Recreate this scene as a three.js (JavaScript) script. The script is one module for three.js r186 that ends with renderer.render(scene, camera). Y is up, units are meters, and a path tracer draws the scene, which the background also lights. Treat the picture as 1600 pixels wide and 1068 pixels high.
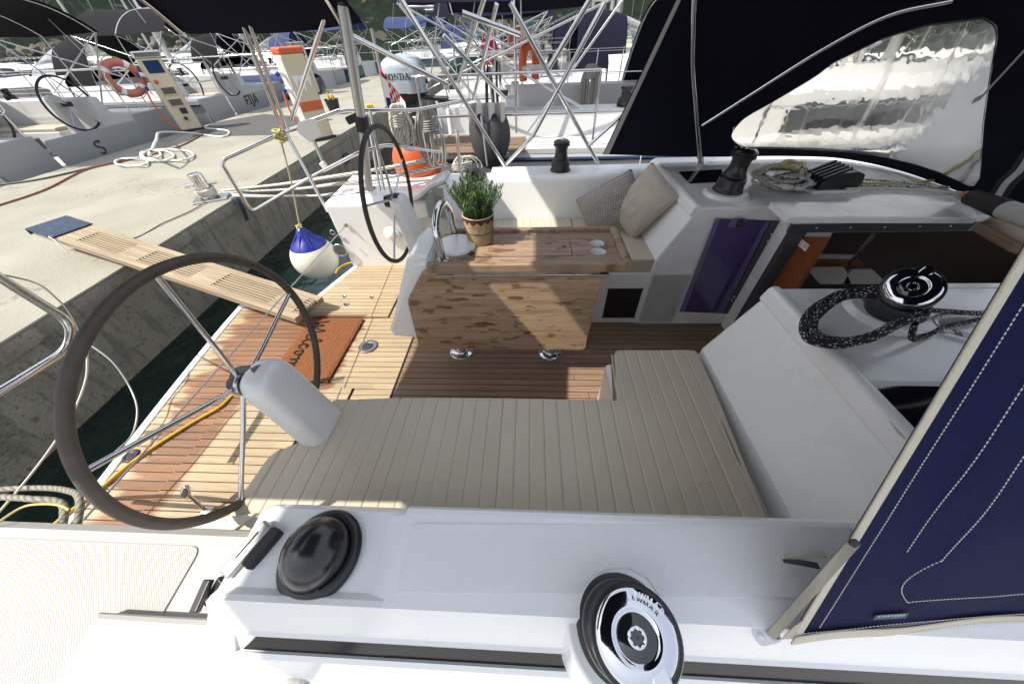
import * as THREE from 'three';
import { RoundedBoxGeometry } from 'three/addons/geometries/RoundedBoxGeometry.js';
import { mergeGeometries, toCreasedNormals } from 'three/addons/utils/BufferGeometryUtils.js';
import { MarchingCubes } from 'three/addons/objects/MarchingCubes.js';
import { FontLoader } from 'three/addons/loaders/FontLoader.js';
import { TextGeometry } from 'three/addons/geometries/TextGeometry.js';

// ---------------------------------------------------------------- camera, sky, sun, exposure
const scene = new THREE.Scene();
const F = 500, PITCH = 0.775, YAW = 0.075, ROLL = -0.047, EYE = new THREE.Vector3(0, 1.5, 0);
const camera = new THREE.PerspectiveCamera(2 * Math.atan(534 / F) * 180 / Math.PI, 1600 / 1068, 0.02, 900);
camera.position.copy(EYE); camera.rotation.set(-PITCH, YAW, ROLL, 'YXZ');
scene.add(camera); camera.updateMatrixWorld(true);
const SUN = new THREE.Vector3(-0.67, 1.0, 0.20).normalize();
{ // computed daylight sky: pale haze at the horizon, clear blue above, brighter round the sun
  const w = 256, h = 128, d = new Float32Array(w * h * 4), v = new THREE.Vector3();
  for (let j = 0; j < h; j++) for (let i = 0; i < w; i++) { const ph = (j + 0.5) / h * Math.PI - Math.PI / 2, th = ((i + 0.5) / w - 0.5) * 2 * Math.PI; v.set(Math.cos(ph) * Math.cos(th), Math.sin(ph), Math.cos(ph) * Math.sin(th));
    const e = Math.max(0, v.y), k = Math.pow(1 - e, 3.2), g = Math.max(0, v.dot(SUN)), halo = 0.55 * Math.pow(g, 6) + 1.2 * Math.pow(g, 60); const q = (j * w + i) * 4;
    d[q] = 1.4 * (0.42 + 0.42 * k + halo * 0.9); d[q + 1] = 1.4 * (0.47 + 0.37 * k + halo * 0.86); d[q + 2] = 1.4 * (0.58 + 0.25 * k + halo * 0.76); d[q + 3] = 1; }
  const t = new THREE.DataTexture(d, w, h, THREE.RGBAFormat, THREE.FloatType); t.mapping = THREE.EquirectangularReflectionMapping; t.magFilter = t.minFilter = THREE.LinearFilter; t.colorSpace = THREE.LinearSRGBColorSpace; t.needsUpdate = true; scene.background = t; scene.environment = t; }
const sun = new THREE.DirectionalLight(new THREE.Color(1, 0.94, 0.84), 5.0);
sun.name = 'sun'; sun.position.copy(SUN).multiplyScalar(60); sun.target.position.set(0, 0, -4); sun.castShadow = true; sun.shadow.radius = 1;
sun.shadow.mapSize.set(4096, 4096); Object.assign(sun.shadow.camera, { left: -40, right: 40, top: 40, bottom: -40, near: 1, far: 140 });
scene.add(sun, sun.target);
const renderer = new THREE.WebGLRenderer({ antialias: true });
renderer.setSize(1024, 683); renderer.shadowMap.enabled = true; renderer.toneMapping = THREE.LinearToneMapping; renderer.toneMappingExposure = 1.36;

// ---------------------------------------------------------------- survey helpers: sight line through a photo pixel met with a plane of the place
const V = (x, y, z) => new THREE.Vector3(x, y, z);
function sight(u, v) { return V((u - 800) / F, -(v - 534) / F, -1).applyQuaternion(camera.quaternion); }
const onY = (u, v, y) => { const d = sight(u, v); return EYE.clone().addScaledVector(d, (y - EYE.y) / d.y); };
const onZ = (u, v, z) => { const d = sight(u, v); return EYE.clone().addScaledVector(d, (z - EYE.z) / d.z); };
const onX = (u, v, x) => { const d = sight(u, v); return EYE.clone().addScaledVector(d, (x - EYE.x) / d.x); };

// ---------------------------------------------------------------- random + noise
function rng(s) { return () => { s |= 0; s = s + 0x6D2B79F5 | 0; let t = Math.imul(s ^ s >>> 15, 1 | s); t = t + Math.imul(t ^ t >>> 7, 61 | t) ^ t; return ((t ^ t >>> 14) >>> 0) / 4294967296; }; }
const R = rng(7);
const hash = (x, y, s = 0) => { let h = Math.imul(x, 374761393) + Math.imul(y, 668265263) + Math.imul(s, 974634777) | 0; h = Math.imul(h ^ h >>> 13, 1274126177); return ((h ^ h >>> 16) >>> 0) / 4294967296; };
const sm = (t) => t * t * (3 - 2 * t), lerp = (a, b, t) => a + (b - a) * t, clamp = (x, a = 0, b = 1) => Math.min(b, Math.max(a, x));
function vnoise(x, y, s = 0, px = 0, py = 0) {
  const xi = Math.floor(x), yi = Math.floor(y), fx = sm(x - xi), fy = sm(y - yi);
  const w = (a, p) => p ? ((a % p) + p) % p : a;
  const x0 = w(xi, px), x1 = w(xi + 1, px), y0 = w(yi, py), y1 = w(yi + 1, py);
  return lerp(lerp(hash(x0, y0, s), hash(x1, y0, s), fx), lerp(hash(x0, y1, s), hash(x1, y1, s), fx), fy);
}
function fbm(x, y, s = 0, o = 4, px = 0, py = 0) { let a = 0.5, t = 0, n = 0; for (let i = 0; i < o; i++) { t += a * vnoise(x, y, s + i, px, py); n += a; a *= 0.5; x *= 2; y *= 2; px *= 2; py *= 2; } return t / n; }
const smooth = (a, b, x) => sm(clamp((x - a) / (b - a)));

// ---------------------------------------------------------------- textures
const toS = (c) => c <= 0.0031308 ? c * 12.92 : 1.055 * Math.pow(c, 1 / 2.4) - 0.055;
function tex(w, h, fn, { srgb = true, rep = true } = {}) {   // fn(u, v) -> linear [r,g,b] or a grey number
  const d = new Uint8Array(w * h * 4);
  for (let j = 0; j < h; j++) for (let i = 0; i < w; i++) {
    let c = fn(i / w, j / h); if (typeof c === 'number') c = [c, c, c];
    const k = (j * w + i) * 4;
    for (let q = 0; q < 3; q++) d[k + q] = 255 * clamp(srgb ? toS(clamp(c[q])) : c[q]);
    d[k + 3] = 255;
  }
  const t = new THREE.DataTexture(d, w, h); if (srgb) t.colorSpace = THREE.SRGBColorSpace;
  t.magFilter = THREE.LinearFilter; t.minFilter = THREE.LinearMipmapLinearFilter; t.generateMipmaps = true;
  if (rep) t.wrapS = t.wrapT = THREE.RepeatWrapping;
  t.needsUpdate = true; return t;
}
const mix3 = (a, b, t) => [lerp(a[0], b[0], t), lerp(a[1], b[1], t), lerp(a[2], b[2], t)];
const mul3 = (a, k) => [a[0] * k, a[1] * k, a[2] * k];
function scaleTex(t, sx, sy) { const c = t.clone(); c.repeat.set(sx, sy); c.needsUpdate = true; return c; }
// printed lettering: a canvas drawing
function print(w, h, draw) { const c = document.createElement('canvas'); c.width = w; c.height = h; draw(c.getContext('2d'), w, h); const t = new THREE.CanvasTexture(c); t.colorSpace = THREE.SRGBColorSpace; return t; }

// ---------------------------------------------------------------- materials
const col = (r, g, b) => new THREE.Color().setRGB(r, g, b);
const std = (r, g, b, rough = 0.6, o = {}) => new THREE.MeshStandardMaterial({ color: col(r, g, b), roughness: rough, metalness: 0, ...o });
const phy = (r, g, b, rough = 0.4, o = {}) => new THREE.MeshPhysicalMaterial({ color: col(r, g, b), roughness: rough, metalness: 0, ...o });
const M = {};
const tGelWear = tex(512, 512, (u, v) => { const n = fbm(u * 6, v * 6, 3, 4, 6, 6), s = fbm(u * 40, v * 40, 9, 2, 40, 40); return mul3([0.80, 0.80, 0.79], 0.985 + 0.012 * n); });
const tGelRough = tex(256, 256, (u, v) => 0.16 + 0.20 * fbm(u * 8, v * 8, 5, 4, 8, 8), { srgb: false });
M.gel = phy(1, 1, 1, 1, { map: tGelWear, roughnessMap: tGelRough, clearcoat: 0.35, clearcoatRoughness: 0.12 });
M.gelPlain = phy(0.76, 0.76, 0.75, 0.3, { clearcoat: 0.3, clearcoatRoughness: 0.15 });
M.gelGrey = phy(0.36, 0.37, 0.38, 0.35, { clearcoat: 0.2 });
M.lightGrey = phy(0.55, 0.55, 0.53, 0.38, { clearcoat: 0.25 });
const tGrip = tex(256, 256, (u, v) => { // small raised diamonds, eight across
  const a = u * 16, b = v * 16, p = Math.abs(((a + b) % 2 + 2) % 2 - 1), q = Math.abs(((a - b) % 2 + 2) % 2 - 1); return smooth(0.2, 0.75, Math.min(1 - Math.abs(2 * p - 1), 1 - Math.abs(2 * q - 1)) * 1.0); }, { srgb: false });
const tGripCol = tex(512, 512, (u, v) => { const n = fbm(u * 5, v * 5, 13, 5, 5, 5); return mul3([0.80, 0.80, 0.785], 0.94 + 0.08 * n); });
M.grip = phy(1, 1, 1, 0.34, { map: scaleTex(tGripCol, 1.5, 1.5), bumpMap: scaleTex(tGrip, 14, 14), bumpScale: 0.0006 });
const tTeakGrain = (c0, c1, dark, seed) => tex(512, 512, (u, v) => {   // grain runs along u
  const f = fbm(u * 3, v * 60, seed, 4, 3, 60), g = fbm(u * 10, v * 180, seed + 9, 2, 10, 180), b = fbm(u * 2, v * 5, seed + 20, 3, 2, 5);
  let c = mix3(c0, c1, clamp(0.15 + 0.9 * (f - 0.25) * 1.2)); c = mul3(c, 0.82 + 0.3 * b); return mix3(c, dark, 0.45 * smooth(0.62, 0.8, g)); });
M.teakPale = [0, 1, 2, 3].map((k) => std(1, 1, 1, 0.72, { map: tTeakGrain([0.40, 0.275, 0.155], [0.63 - 0.03 * k, 0.47 - 0.03 * k, 0.295 - 0.02 * k], [0.26, 0.16, 0.08], 31 + k * 7), bumpMap: null }));
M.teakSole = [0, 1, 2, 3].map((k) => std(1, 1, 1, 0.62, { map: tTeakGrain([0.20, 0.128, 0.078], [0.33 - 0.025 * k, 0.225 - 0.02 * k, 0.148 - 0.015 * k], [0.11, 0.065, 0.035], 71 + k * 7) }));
M.gelBoat = phy(0.30, 0.31, 0.32, 0.35, { clearcoat: 0.2 });
M.deckCream = phy(0.40, 0.395, 0.375, 0.5);
M.gripCream = phy(0.46, 0.455, 0.425, 0.5, { bumpMap: scaleTex(tGrip, 10, 10), bumpScale: 0.0012 });
M.podWhite = phy(0.74, 0.735, 0.71, 0.28, { clearcoat: 0.5, clearcoatRoughness: 0.15 });
M.stripe = phy(0.012, 0.012, 0.015, 0.2, { specularIntensity: 0.5 });
M.caulk = std(0.018, 0.017, 0.016, 0.7);
M.steel = phy(0.62, 0.62, 0.61, 0.13, { metalness: 1 });
M.steelDull = phy(0.50, 0.50, 0.49, 0.32, { metalness: 1 });
M.chrome = phy(0.62, 0.63, 0.65, 0.07, { metalness: 1 });
M.alu = phy(0.52, 0.52, 0.50, 0.42, { metalness: 0.9 });
M.black = phy(0.014, 0.014, 0.015, 0.32);
M.blackGloss = phy(0.010, 0.010, 0.011, 0.10, { clearcoat: 1, clearcoatRoughness: 0.04 });
M.blackMatte = std(0.02, 0.02, 0.021, 0.6);
M.winch = phy(0.016, 0.016, 0.018, 0.38, { metalness: 0.3, clearcoat: 0.25, clearcoatRoughness: 0.3 });
M.glassDark = phy(0.006, 0.006, 0.008, 0.05, { clearcoat: 1, clearcoatRoughness: 0.03 });
const tWeave = tex(128, 128, (u, v) => { const a = Math.sin(u * Math.PI * 32) * Math.sin(v * Math.PI * 32); return 0.5 + 0.5 * a; }, { srgb: false });
const tNavy = (c, seed) => tex(512, 512, (u, v) => mul3(c, 0.8 + 0.4 * fbm(u * 4, v * 4, seed, 5, 4, 4)));
M.navy = phy(1, 1, 1, 0.85, { map: tNavy([0.0055, 0.0075, 0.042], 5), bumpMap: scaleTex(tWeave, 14, 14), bumpScale: 0.0004, side: THREE.DoubleSide, specularIntensity: 0.3 });
M.navyIn = phy(1, 1, 1, 0.9, { map: tNavy([0.010, 0.010, 0.022], 8), bumpMap: scaleTex(tWeave, 14, 14), bumpScale: 0.0004, side: THREE.DoubleSide });
M.navyIn.specularIntensity = 0.25; M.blackCloth = phy(0.010, 0.010, 0.012, 0.9, { specularIntensity: 0.25, side: THREE.DoubleSide });
M.tan = std(0.55, 0.50, 0.40, 0.8, { bumpMap: scaleTex(tWeave, 20, 20), bumpScale: 0.0006 });
M.thread = std(0.62, 0.60, 0.55, 0.8);
M.webbing = std(0.45, 0.42, 0.35, 0.85, { bumpMap: scaleTex(tWeave, 16, 16), bumpScale: 0.0008 });
const tVinyl = tex(512, 512, (u, v) => mul3([0.53, 0.465, 0.355], 0.93 + 0.12 * fbm(u * 7, v * 7, 41, 4, 7, 7)));
const tVinylB = tex(256, 256, (u, v) => fbm(u * 48, v * 48, 77, 2, 48, 48), { srgb: false });
M.vinyl = phy(1, 1, 1, 0.42, { map: tVinyl, bumpMap: scaleTex(tVinylB, 5, 5), bumpScale: 0.0004, side: THREE.DoubleSide });
const tRim = tex(512, 64, (u, v) => mul3([0.085, 0.068, 0.054], 0.75 + 0.5 * fbm(u * 24, v * 3, 51, 4, 24, 3)));
M.rim = std(1, 1, 1, 0.62, { map: tRim });
M.rimDark = std(0.035, 0.029, 0.025, 0.6);
M.rope = std(0.62, 0.60, 0.53, 0.85); M.ropeGrey = std(0.36, 0.35, 0.32, 0.85);
const ropeTex = (fn, w = 64, h = 64) => tex(w, h, fn);
M.ropeTwist = std(1, 1, 1, 0.85, { map: ropeTex((u, v) => { const t = ((u + v) % 0.34) / 0.34; return mul3([0.62, 0.59, 0.52], 0.35 + 0.65 * Math.sin(Math.PI * t)); }) });
M.ropeWorn = std(1, 1, 1, 0.9, { map: tex(64, 64, (u, v) => { const t = ((u + v) % 0.34) / 0.34; return mul3([0.30, 0.275, 0.22], 0.35 + 0.65 * Math.sin(Math.PI * t)); }) });
M.ropeBlack = std(1, 1, 1, 0.75, { map: ropeTex((u, v) => { const a = (u * 8), b = v * 6, k = hash(Math.floor(a), Math.floor(b + (Math.floor(a) % 2) * 0.5) % 6, 5); const inx = (a % 1) > 0.2 && (a % 1) < 0.8 && ((b + (Math.floor(a) % 2) * 0.5) % 1) < 0.36; return inx && k > 0.45 ? [0.55, 0.55, 0.52] : [0.012, 0.012, 0.016]; }, 128, 64) });
M.ropeFleck = std(1, 1, 1, 0.8, { map: ropeTex((u, v) => { const k = hash(Math.floor(u * 10), Math.floor((v * 5 + u * 10) % 5), 11); return k > 0.62 ? [0.10, 0.12, 0.20] : [0.52, 0.51, 0.46]; }, 128, 64) });
M.ropeYellow = std(0.48, 0.43, 0.16, 0.8); M.ropeTan = std(0.45, 0.41, 0.25, 0.85);
M.hoseYellow = phy(0.60, 0.33, 0.012, 0.4); M.hoseRed = phy(0.20, 0.05, 0.035, 0.5); M.hoseWhite = phy(0.70, 0.70, 0.68, 0.4);
M.wireCoat = phy(0.5, 0.5, 0.48, 0.3, { metalness: 0.7 });
M.purple = phy(0.060, 0.038, 0.145, 0.12, { clearcoat: 1, clearcoatRoughness: 0.05 });
M.purpleEdge = phy(0.16, 0.13, 0.24, 0.25);
M.woodOrange = phy(0.20, 0.062, 0.015, 0.35, { clearcoat: 0.3 });
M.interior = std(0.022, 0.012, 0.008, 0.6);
M.interiorPale = std(0.50, 0.48, 0.45, 0.6);
const tConc = tex(1024, 1024, (u, v) => { const n = fbm(u * 6, v * 6, 61, 6, 6, 6), p = fbm(u * 90, v * 90, 66, 2, 90, 90), st = fbm(u * 3, v * 3, 69, 4, 3, 3);
  let c = mul3([0.295, 0.28, 0.225], 0.78 + 0.34 * n); c = mix3(c, [0.17, 0.15, 0.11], 0.85 * smooth(0.57, 0.70, p) * smooth(0.46, 0.68, st)); return mix3(c, [0.25, 0.20, 0.12], 0.35 * smooth(0.62, 0.8, st)); });
const tConcB = tex(512, 512, (u, v) => fbm(u * 60, v * 60, 83, 4, 60, 60), { srgb: false });
M.concrete = std(1, 1, 1, 0.9, { map: scaleTex(tConc, 0.4, 0.4), bumpMap: scaleTex(tConcB, 1, 1), bumpScale: 0.004 });
const tWall = tex(1024, 1024, (u, v) => { const n = fbm(u * 8, v * 8, 91, 6, 8, 8), st = fbm(u * 30, v * 5, 97, 4, 30, 5), p = fbm(u * 60, v * 60, 99, 3, 60, 60);
  let c = mul3([0.235, 0.222, 0.182], 0.75 + 0.45 * n); c = mix3(c, [0.11, 0.105, 0.085], 0.6 * smooth(0.55, 0.75, st)); return mix3(c, [0.10, 0.09, 0.07], 0.7 * smooth(0.66, 0.75, p)); });
M.wall = std(1, 1, 1, 0.9, { map: scaleTex(tWall, 0.7, 0.7), bumpMap: scaleTex(tConcB, 1, 1), bumpScale: 0.006 });
M.plank = [0, 1, 2].map((k) => std(1, 1, 1, 0.75, { map: scaleTex(tTeakGrain([0.26, 0.195, 0.12], [0.44, 0.365, 0.25], [0.16, 0.11, 0.065], 121 + k), 1, 1) }));
M.carpetBlue = std(1, 1, 1, 0.95, { map: tex(256, 256, (u, v) => mul3([0.030, 0.050, 0.082], 0.5 + fbm(u * 60, v * 60, 15, 3, 60, 60))), bumpMap: tConcB, bumpScale: 0.004 });
M.orange = phy(0.58, 0.105, 0.03, 0.4); M.orangeFade = phy(0.50, 0.16, 0.115, 0.6); M.red = phy(0.45, 0.02, 0.025, 0.5);
M.blueDeep = phy(0.015, 0.028, 0.24, 0.3); M.blueCanvas = std(0.015, 0.03, 0.10, 0.85, { side: THREE.DoubleSide });
M.teal = phy(0.03, 0.10, 0.12, 0.3, { clearcoat: 0.5 }); M.navyHull = phy(0.012, 0.02, 0.06, 0.2, { clearcoat: 0.6 });
M.fender = phy(0.72, 0.69, 0.58, 0.32);
M.yellow = phy(0.65, 0.42, 0.02, 0.5); M.pink = phy(0.62, 0.02, 0.16, 0.6);
M.creamBox = phy(0.60, 0.52, 0.36, 0.5);
M.clear = phy(0.93, 0.94, 0.92, 0.04, { transmission: 1, thickness: 0, side: THREE.DoubleSide });
M.water = phy(0.004, 0.014, 0.012, 0.06, { bumpMap: scaleTex(tex(512, 512, (u, v) => fbm(u * 8, v * 8, 201, 5, 8, 8), { srgb: false }), 0.5, 0.5), bumpScale: 0.03 });

// ---------------------------------------------------------------- geometry helpers
const X4 = (p = [0, 0, 0], r = [0, 0, 0], s = [1, 1, 1]) => new THREE.Matrix4().compose(V(...p), new THREE.Quaternion().setFromEuler(new THREE.Euler(...r)), V(...s));
function clean(g) { let h = g.index ? g.toNonIndexed() : g; for (const k of Object.keys(h.attributes)) if (!['position', 'normal', 'uv'].includes(k)) h.deleteAttribute(k); if (!h.attributes.uv) h.setAttribute('uv', new THREE.BufferAttribute(new Float32Array(h.attributes.position.count * 2), 2)); if (!h.attributes.normal) h.computeVertexNormals(); h.morphAttributes = {}; return h; }
const merge = (gs) => gs.length === 1 ? clean(gs[0]) : mergeGeometries(gs.map(clean), false);
function worldUV(g) { // texture coordinates in metres, from the face's main direction
  const p = g.attributes.position, n = g.attributes.normal, u = g.attributes.uv;
  for (let i = 0; i < p.count; i++) { const ax = Math.abs(n.getX(i)), ay = Math.abs(n.getY(i)), az = Math.abs(n.getZ(i));
    if (ay >= ax && ay >= az) u.setXY(i, p.getX(i), p.getZ(i)); else if (az >= ax) u.setXY(i, p.getX(i), p.getY(i)); else u.setXY(i, p.getZ(i), p.getY(i)); }
  return g; }
const at = (g, p, r, s) => g.applyMatrix4(X4(p, r, s));
function box(w, h, d, p = [0, 0, 0], r = [0, 0, 0], rad = 0) { const g = rad > 0 ? new RoundedBoxGeometry(w, h, d, 2, Math.min(rad, w / 2.01, h / 2.01, d / 2.01)) : new THREE.BoxGeometry(w, h, d); return at(g, p, r); }
function span(x0, x1, y0, y1, z0, z1, rad = 0) { return box(Math.abs(x1 - x0), Math.abs(y1 - y0), Math.abs(z1 - z0), [(x0 + x1) / 2, (y0 + y1) / 2, (z0 + z1) / 2], [0, 0, 0], rad); }
const v3 = (a) => a.isVector3 ? a : V(...a);
function rod(a, b, r0, r1 = r0, seg = 10) { a = v3(a); b = v3(b); const d = b.clone().sub(a), L = d.length(); const g = new THREE.CylinderGeometry(r1, r0, L, seg, 1); g.applyQuaternion(new THREE.Quaternion().setFromUnitVectors(V(0, 1, 0), d.normalize())); g.translate((a.x + b.x) / 2, (a.y + b.y) / 2, (a.z + b.z) / 2); return g; }
function tube(pts, r, { seg, rad = 8, closed = false, tension = 0.5, vrep = 0 } = {}) { const c = new THREE.CatmullRomCurve3(pts.map((p) => v3(p).clone()), closed, 'centripetal', tension); const L = c.getLength(); const g = new THREE.TubeGeometry(c, seg || Math.max(8, Math.min(400, pts.length * 8)), r, rad, closed); if (vrep) { const u = g.attributes.uv; for (let i = 0; i < u.count; i++) u.setX(i, u.getX(i) * L * vrep); } return g; }
function rail(pts, r, bend = 0.06, rad = 10, closed = false) { // bent tube: straight runs with rounded corners
  const P = pts.map((p) => v3(p)), out = [], n = P.length;
  for (let i = 0; i < n; i++) {
    if (!closed && (i === 0 || i === n - 1)) { out.push(P[i].clone()); continue; }
    const a = P[(i + n - 1) % n], b = P[i], c = P[(i + 1) % n], da = a.clone().sub(b), dc = c.clone().sub(b), k = Math.min(bend, da.length() * 0.45, dc.length() * 0.45);
    const s = b.clone().addScaledVector(da.normalize(), k), e = b.clone().addScaledVector(dc.normalize(), k);
    for (let q = 0; q <= 6; q++) { const t = q / 6; out.push(s.clone().multiplyScalar((1 - t) * (1 - t)).addScaledVector(b, 2 * t * (1 - t)).addScaledVector(e, t * t)); } }
  if (closed) out.push(out[0].clone());
  class Poly extends THREE.Curve { getPoint(t, o = V(0, 0, 0)) { const f = clamp(t) * (out.length - 1), i = Math.min(out.length - 2, Math.floor(f)); return o.copy(out[i]).lerp(out[i + 1], f - i); } getPointAt(t, o) { return this.getPoint(t, o); } getTangentAt(t, o) { return this.getTangent(t, o); } }
  return new THREE.TubeGeometry(new Poly(), out.length - 1, r, rad, false);
}
function lathe(prof, seg = 32, p = [0, 0, 0], r = [0, 0, 0]) { return at(new THREE.LatheGeometry(prof.map(([a, b]) => new THREE.Vector2(Math.max(a, 1e-4), b)), seg), p, r); }
function roundPoly(pts, r, n = 5) { // rounds the corners of a 2-D outline; r a number or one per corner
  const out = [], N = pts.length;
  for (let i = 0; i < N; i++) { const a = pts[(i + N - 1) % N], b = pts[i], c = pts[(i + 1) % N], q = Array.isArray(r) ? r[i] : r; if (!q) { out.push(b); continue; }
    const la = Math.hypot(a[0] - b[0], a[1] - b[1]), lc = Math.hypot(c[0] - b[0], c[1] - b[1]), k = Math.min(q, la * 0.48, lc * 0.48);
    const s = [b[0] + (a[0] - b[0]) * k / la, b[1] + (a[1] - b[1]) * k / la], e = [b[0] + (c[0] - b[0]) * k / lc, b[1] + (c[1] - b[1]) * k / lc];
    for (let j = 0; j <= n; j++) { const t = j / n; out.push([(1 - t) * (1 - t) * s[0] + 2 * t * (1 - t) * b[0] + t * t * e[0], (1 - t) * (1 - t) * s[1] + 2 * t * (1 - t) * b[1] + t * t * e[1]]); } }
  return out; }
function extrude(shape2, depth, bevel = 0, holes = [], seg = 2, wide = 0) { const s = new THREE.Shape(shape2.map(([x, y]) => new THREE.Vector2(x, y))); for (const h of holes) s.holes.push(new THREE.Path(h.map(([x, y]) => new THREE.Vector2(x, y)))); const b = Math.min(bevel, depth * 0.49);
  const g = new THREE.ExtrudeGeometry(s, { depth: depth - 2 * b, bevelEnabled: b > 0, bevelSize: wide || b, bevelThickness: b, bevelOffset: -(wide || b), bevelSegments: seg, curveSegments: 8 }); g.translate(0, 0, b); return g; }
// slab: a flat polygon given by 3-D points, its face through them, thickness t behind that face
function slab(pts, t = 0.02, { bevel = 0, round = 0, up = null, holes = [] } = {}) {
  const P = pts.map(v3), n = V(0, 0, 0); for (let i = 0; i < P.length; i++) { const a = P[i], b = P[(i + 1) % P.length]; n.x += (a.y - b.y) * (a.z + b.z); n.y += (a.z - b.z) * (a.x + b.x); n.z += (a.x - b.x) * (a.y + b.y); } n.normalize();
  if (up && n.dot(v3(up)) < 0) n.negate();
  const o = P[0], e1 = P[1].clone().sub(o).normalize(); e1.addScaledVector(n, -e1.dot(n)).normalize(); const e2 = n.clone().cross(e1);
  const f = (q) => { const d = v3(q).clone().sub(o); return [d.dot(e1), d.dot(e2)]; };
  let s = P.map(f); if (round) s = roundPoly(s, round);
  const g = extrude(s, t, bevel, holes.map((h) => h.map(f))); g.translate(0, 0, -t); g.applyMatrix4(new THREE.Matrix4().makeBasis(e1, e2, n).setPosition(o)); return g; }
const flat = (pts2, y0, y1, bevel = 0, round = 0) => slab(pts2.map(([x, z]) => V(x, y1, z)), y1 - y0, { bevel, round, up: [0, 1, 0] });
const profX = (yz, x0, x1, bevel = 0, round = 0) => slab(yz.map(([z, y]) => V(x1, y, z)), x1 - x0, { bevel, round, up: [1, 0, 0] });   // (z, y) outline run along x
const profZ = (xy, z0, z1, bevel = 0, round = 0) => slab(xy.map(([x, y]) => V(x, y, z1)), z1 - z0, { bevel, round, up: [0, 0, 1] });
// sheet: rows of 3-D points -> surface with thickness
function sheet(rows, th = 0.003, smoothN = true) {
  const m = rows.length, n = rows[0].length, top = [], N = [];
  for (let i = 0; i < m; i++) for (let j = 0; j < n; j++) top.push(v3(rows[i][j]));
  for (let i = 0; i < m; i++) for (let j = 0; j < n; j++) { const a = top[Math.max(i - 1, 0) * n + j], b = top[Math.min(i + 1, m - 1) * n + j], c = top[i * n + Math.max(j - 1, 0)], d = top[i * n + Math.min(j + 1, n - 1)]; N.push(b.clone().sub(a).cross(d.clone().sub(c)).normalize()); }
  const pos = [], uv = [], idx = []; let su = [0], sv = [0];
  for (let j = 1; j < n; j++) su[j] = su[j - 1] + top[j].distanceTo(top[j - 1]); for (let i = 1; i < m; i++) sv[i] = sv[i - 1] + top[i * n].distanceTo(top[(i - 1) * n]);
  for (const s of th ? [0, -1] : [0]) for (let i = 0; i < m; i++) for (let j = 0; j < n; j++) { const p = top[i * n + j].clone().addScaledVector(N[i * n + j], s * th); pos.push(p.x, p.y, p.z); uv.push(su[j], sv[i]); }
  const q = (a, b, c, d) => idx.push(a, b, c, b, d, c), o = m * n;
  for (let i = 0; i < m - 1; i++) for (let j = 0; j < n - 1; j++) { const a = i * n + j; q(a, a + n, a + 1, a + n + 1); if (th) q(o + a, o + a + 1, o + a + n, o + a + n + 1); }
  if (th) { for (let j = 0; j < n - 1; j++) { q(j, j + 1, o + j, o + j + 1); const k = (m - 1) * n + j; q(k, o + k, k + 1, o + k + 1); } for (let i = 0; i < m - 1; i++) { const a = i * n, b = a + n - 1; q(a, o + a, a + n, o + a + n); q(b, b + n, o + b, o + b + n); } }
  const g = new THREE.BufferGeometry(); g.setAttribute('position', new THREE.Float32BufferAttribute(pos, 3)); g.setAttribute('uv', new THREE.Float32BufferAttribute(uv, 2)); g.setIndex(idx); g.computeVertexNormals(); return g; }
const crease = (g, a = 0.6) => toCreasedNormals(g.index ? g.toNonIndexed() : g, a);

// ---------------------------------------------------------------- scene graph helpers
const counts = {};
function numbered(n) { const k = counts[n] = (counts[n] ?? -1) + 1; return k ? n + '_' + String(k).padStart(3, '0') : n; }
function tag(o, label, category, group) { o.userData.label = label; if (category) o.userData.category = category; if (group) o.userData.group = group; return o; }
function thing(name, label, category, p = [0, 0, 0], turn = 0, group) { const o = new THREE.Group(); o.name = numbered(name); o.position.copy(v3(p)); o.rotation.y = turn; tag(o, label, category, group); scene.add(o); return o; }
function part(name, gs, mat, parent, metres = true) { let g = merge(Array.isArray(gs) ? gs : [gs]); if (metres) worldUV(g); const m = new THREE.Mesh(g, mat); m.name = parent ? name : numbered(name); m.castShadow = m.receiveShadow = true; (parent || scene).add(m); return m; }
const raw = (name, gs, mat, parent) => part(name, gs, mat, parent, false);
function struct(name, gs, mat) { const m = part(name, gs, mat, null); m.userData.kind = 'structure'; return m; }
function sub(name, parent) { const g = new THREE.Group(); g.name = name; parent.add(g); return g; }
function copyOf(root, p, turn, label, group) { const r = root.clone(); r.name = numbered(root.name.replace(/_\d{3}$/, '')); r.position.copy(v3(p)); r.rotation.y = turn; r.userData = { ...root.userData }; if (label) r.userData.label = label; if (group) r.userData.group = group; scene.add(r); return r; }
const font = await new FontLoader().loadAsync('fonts/droid/droid_sans_bold.typeface.json');
const serif = await new FontLoader().loadAsync('fonts/droid/droid_serif_bold.typeface.json');
function letters(s, size, depth = 0.002, f = font) { const g = new TextGeometry(s, { font: f, size, depth, curveSegments: 4, bevelEnabled: false }); g.computeBoundingBox(); const b = g.boundingBox; g.translate(-(b.min.x + b.max.x) / 2, -(b.min.y + b.max.y) / 2, 0); return g; }
function face(g, o, right, up) { right = v3(right).clone().normalize(); up = v3(up).clone(); up.addScaledVector(right, -up.dot(right)).normalize(); const n = right.clone().cross(up); return g.applyMatrix4(new THREE.Matrix4().makeBasis(right, up, n).setPosition(v3(o))); }

// ================================================================ OWN YACHT: deck moulding, cockpit, coachroof
const yacht = thing('sailing_yacht', 'white sailing yacht in the foreground with open teak cockpit and twin helms', 'sailing yacht');
const SEAT = 0.49, COAM = 0.765, ROOF = 0.80;
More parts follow.
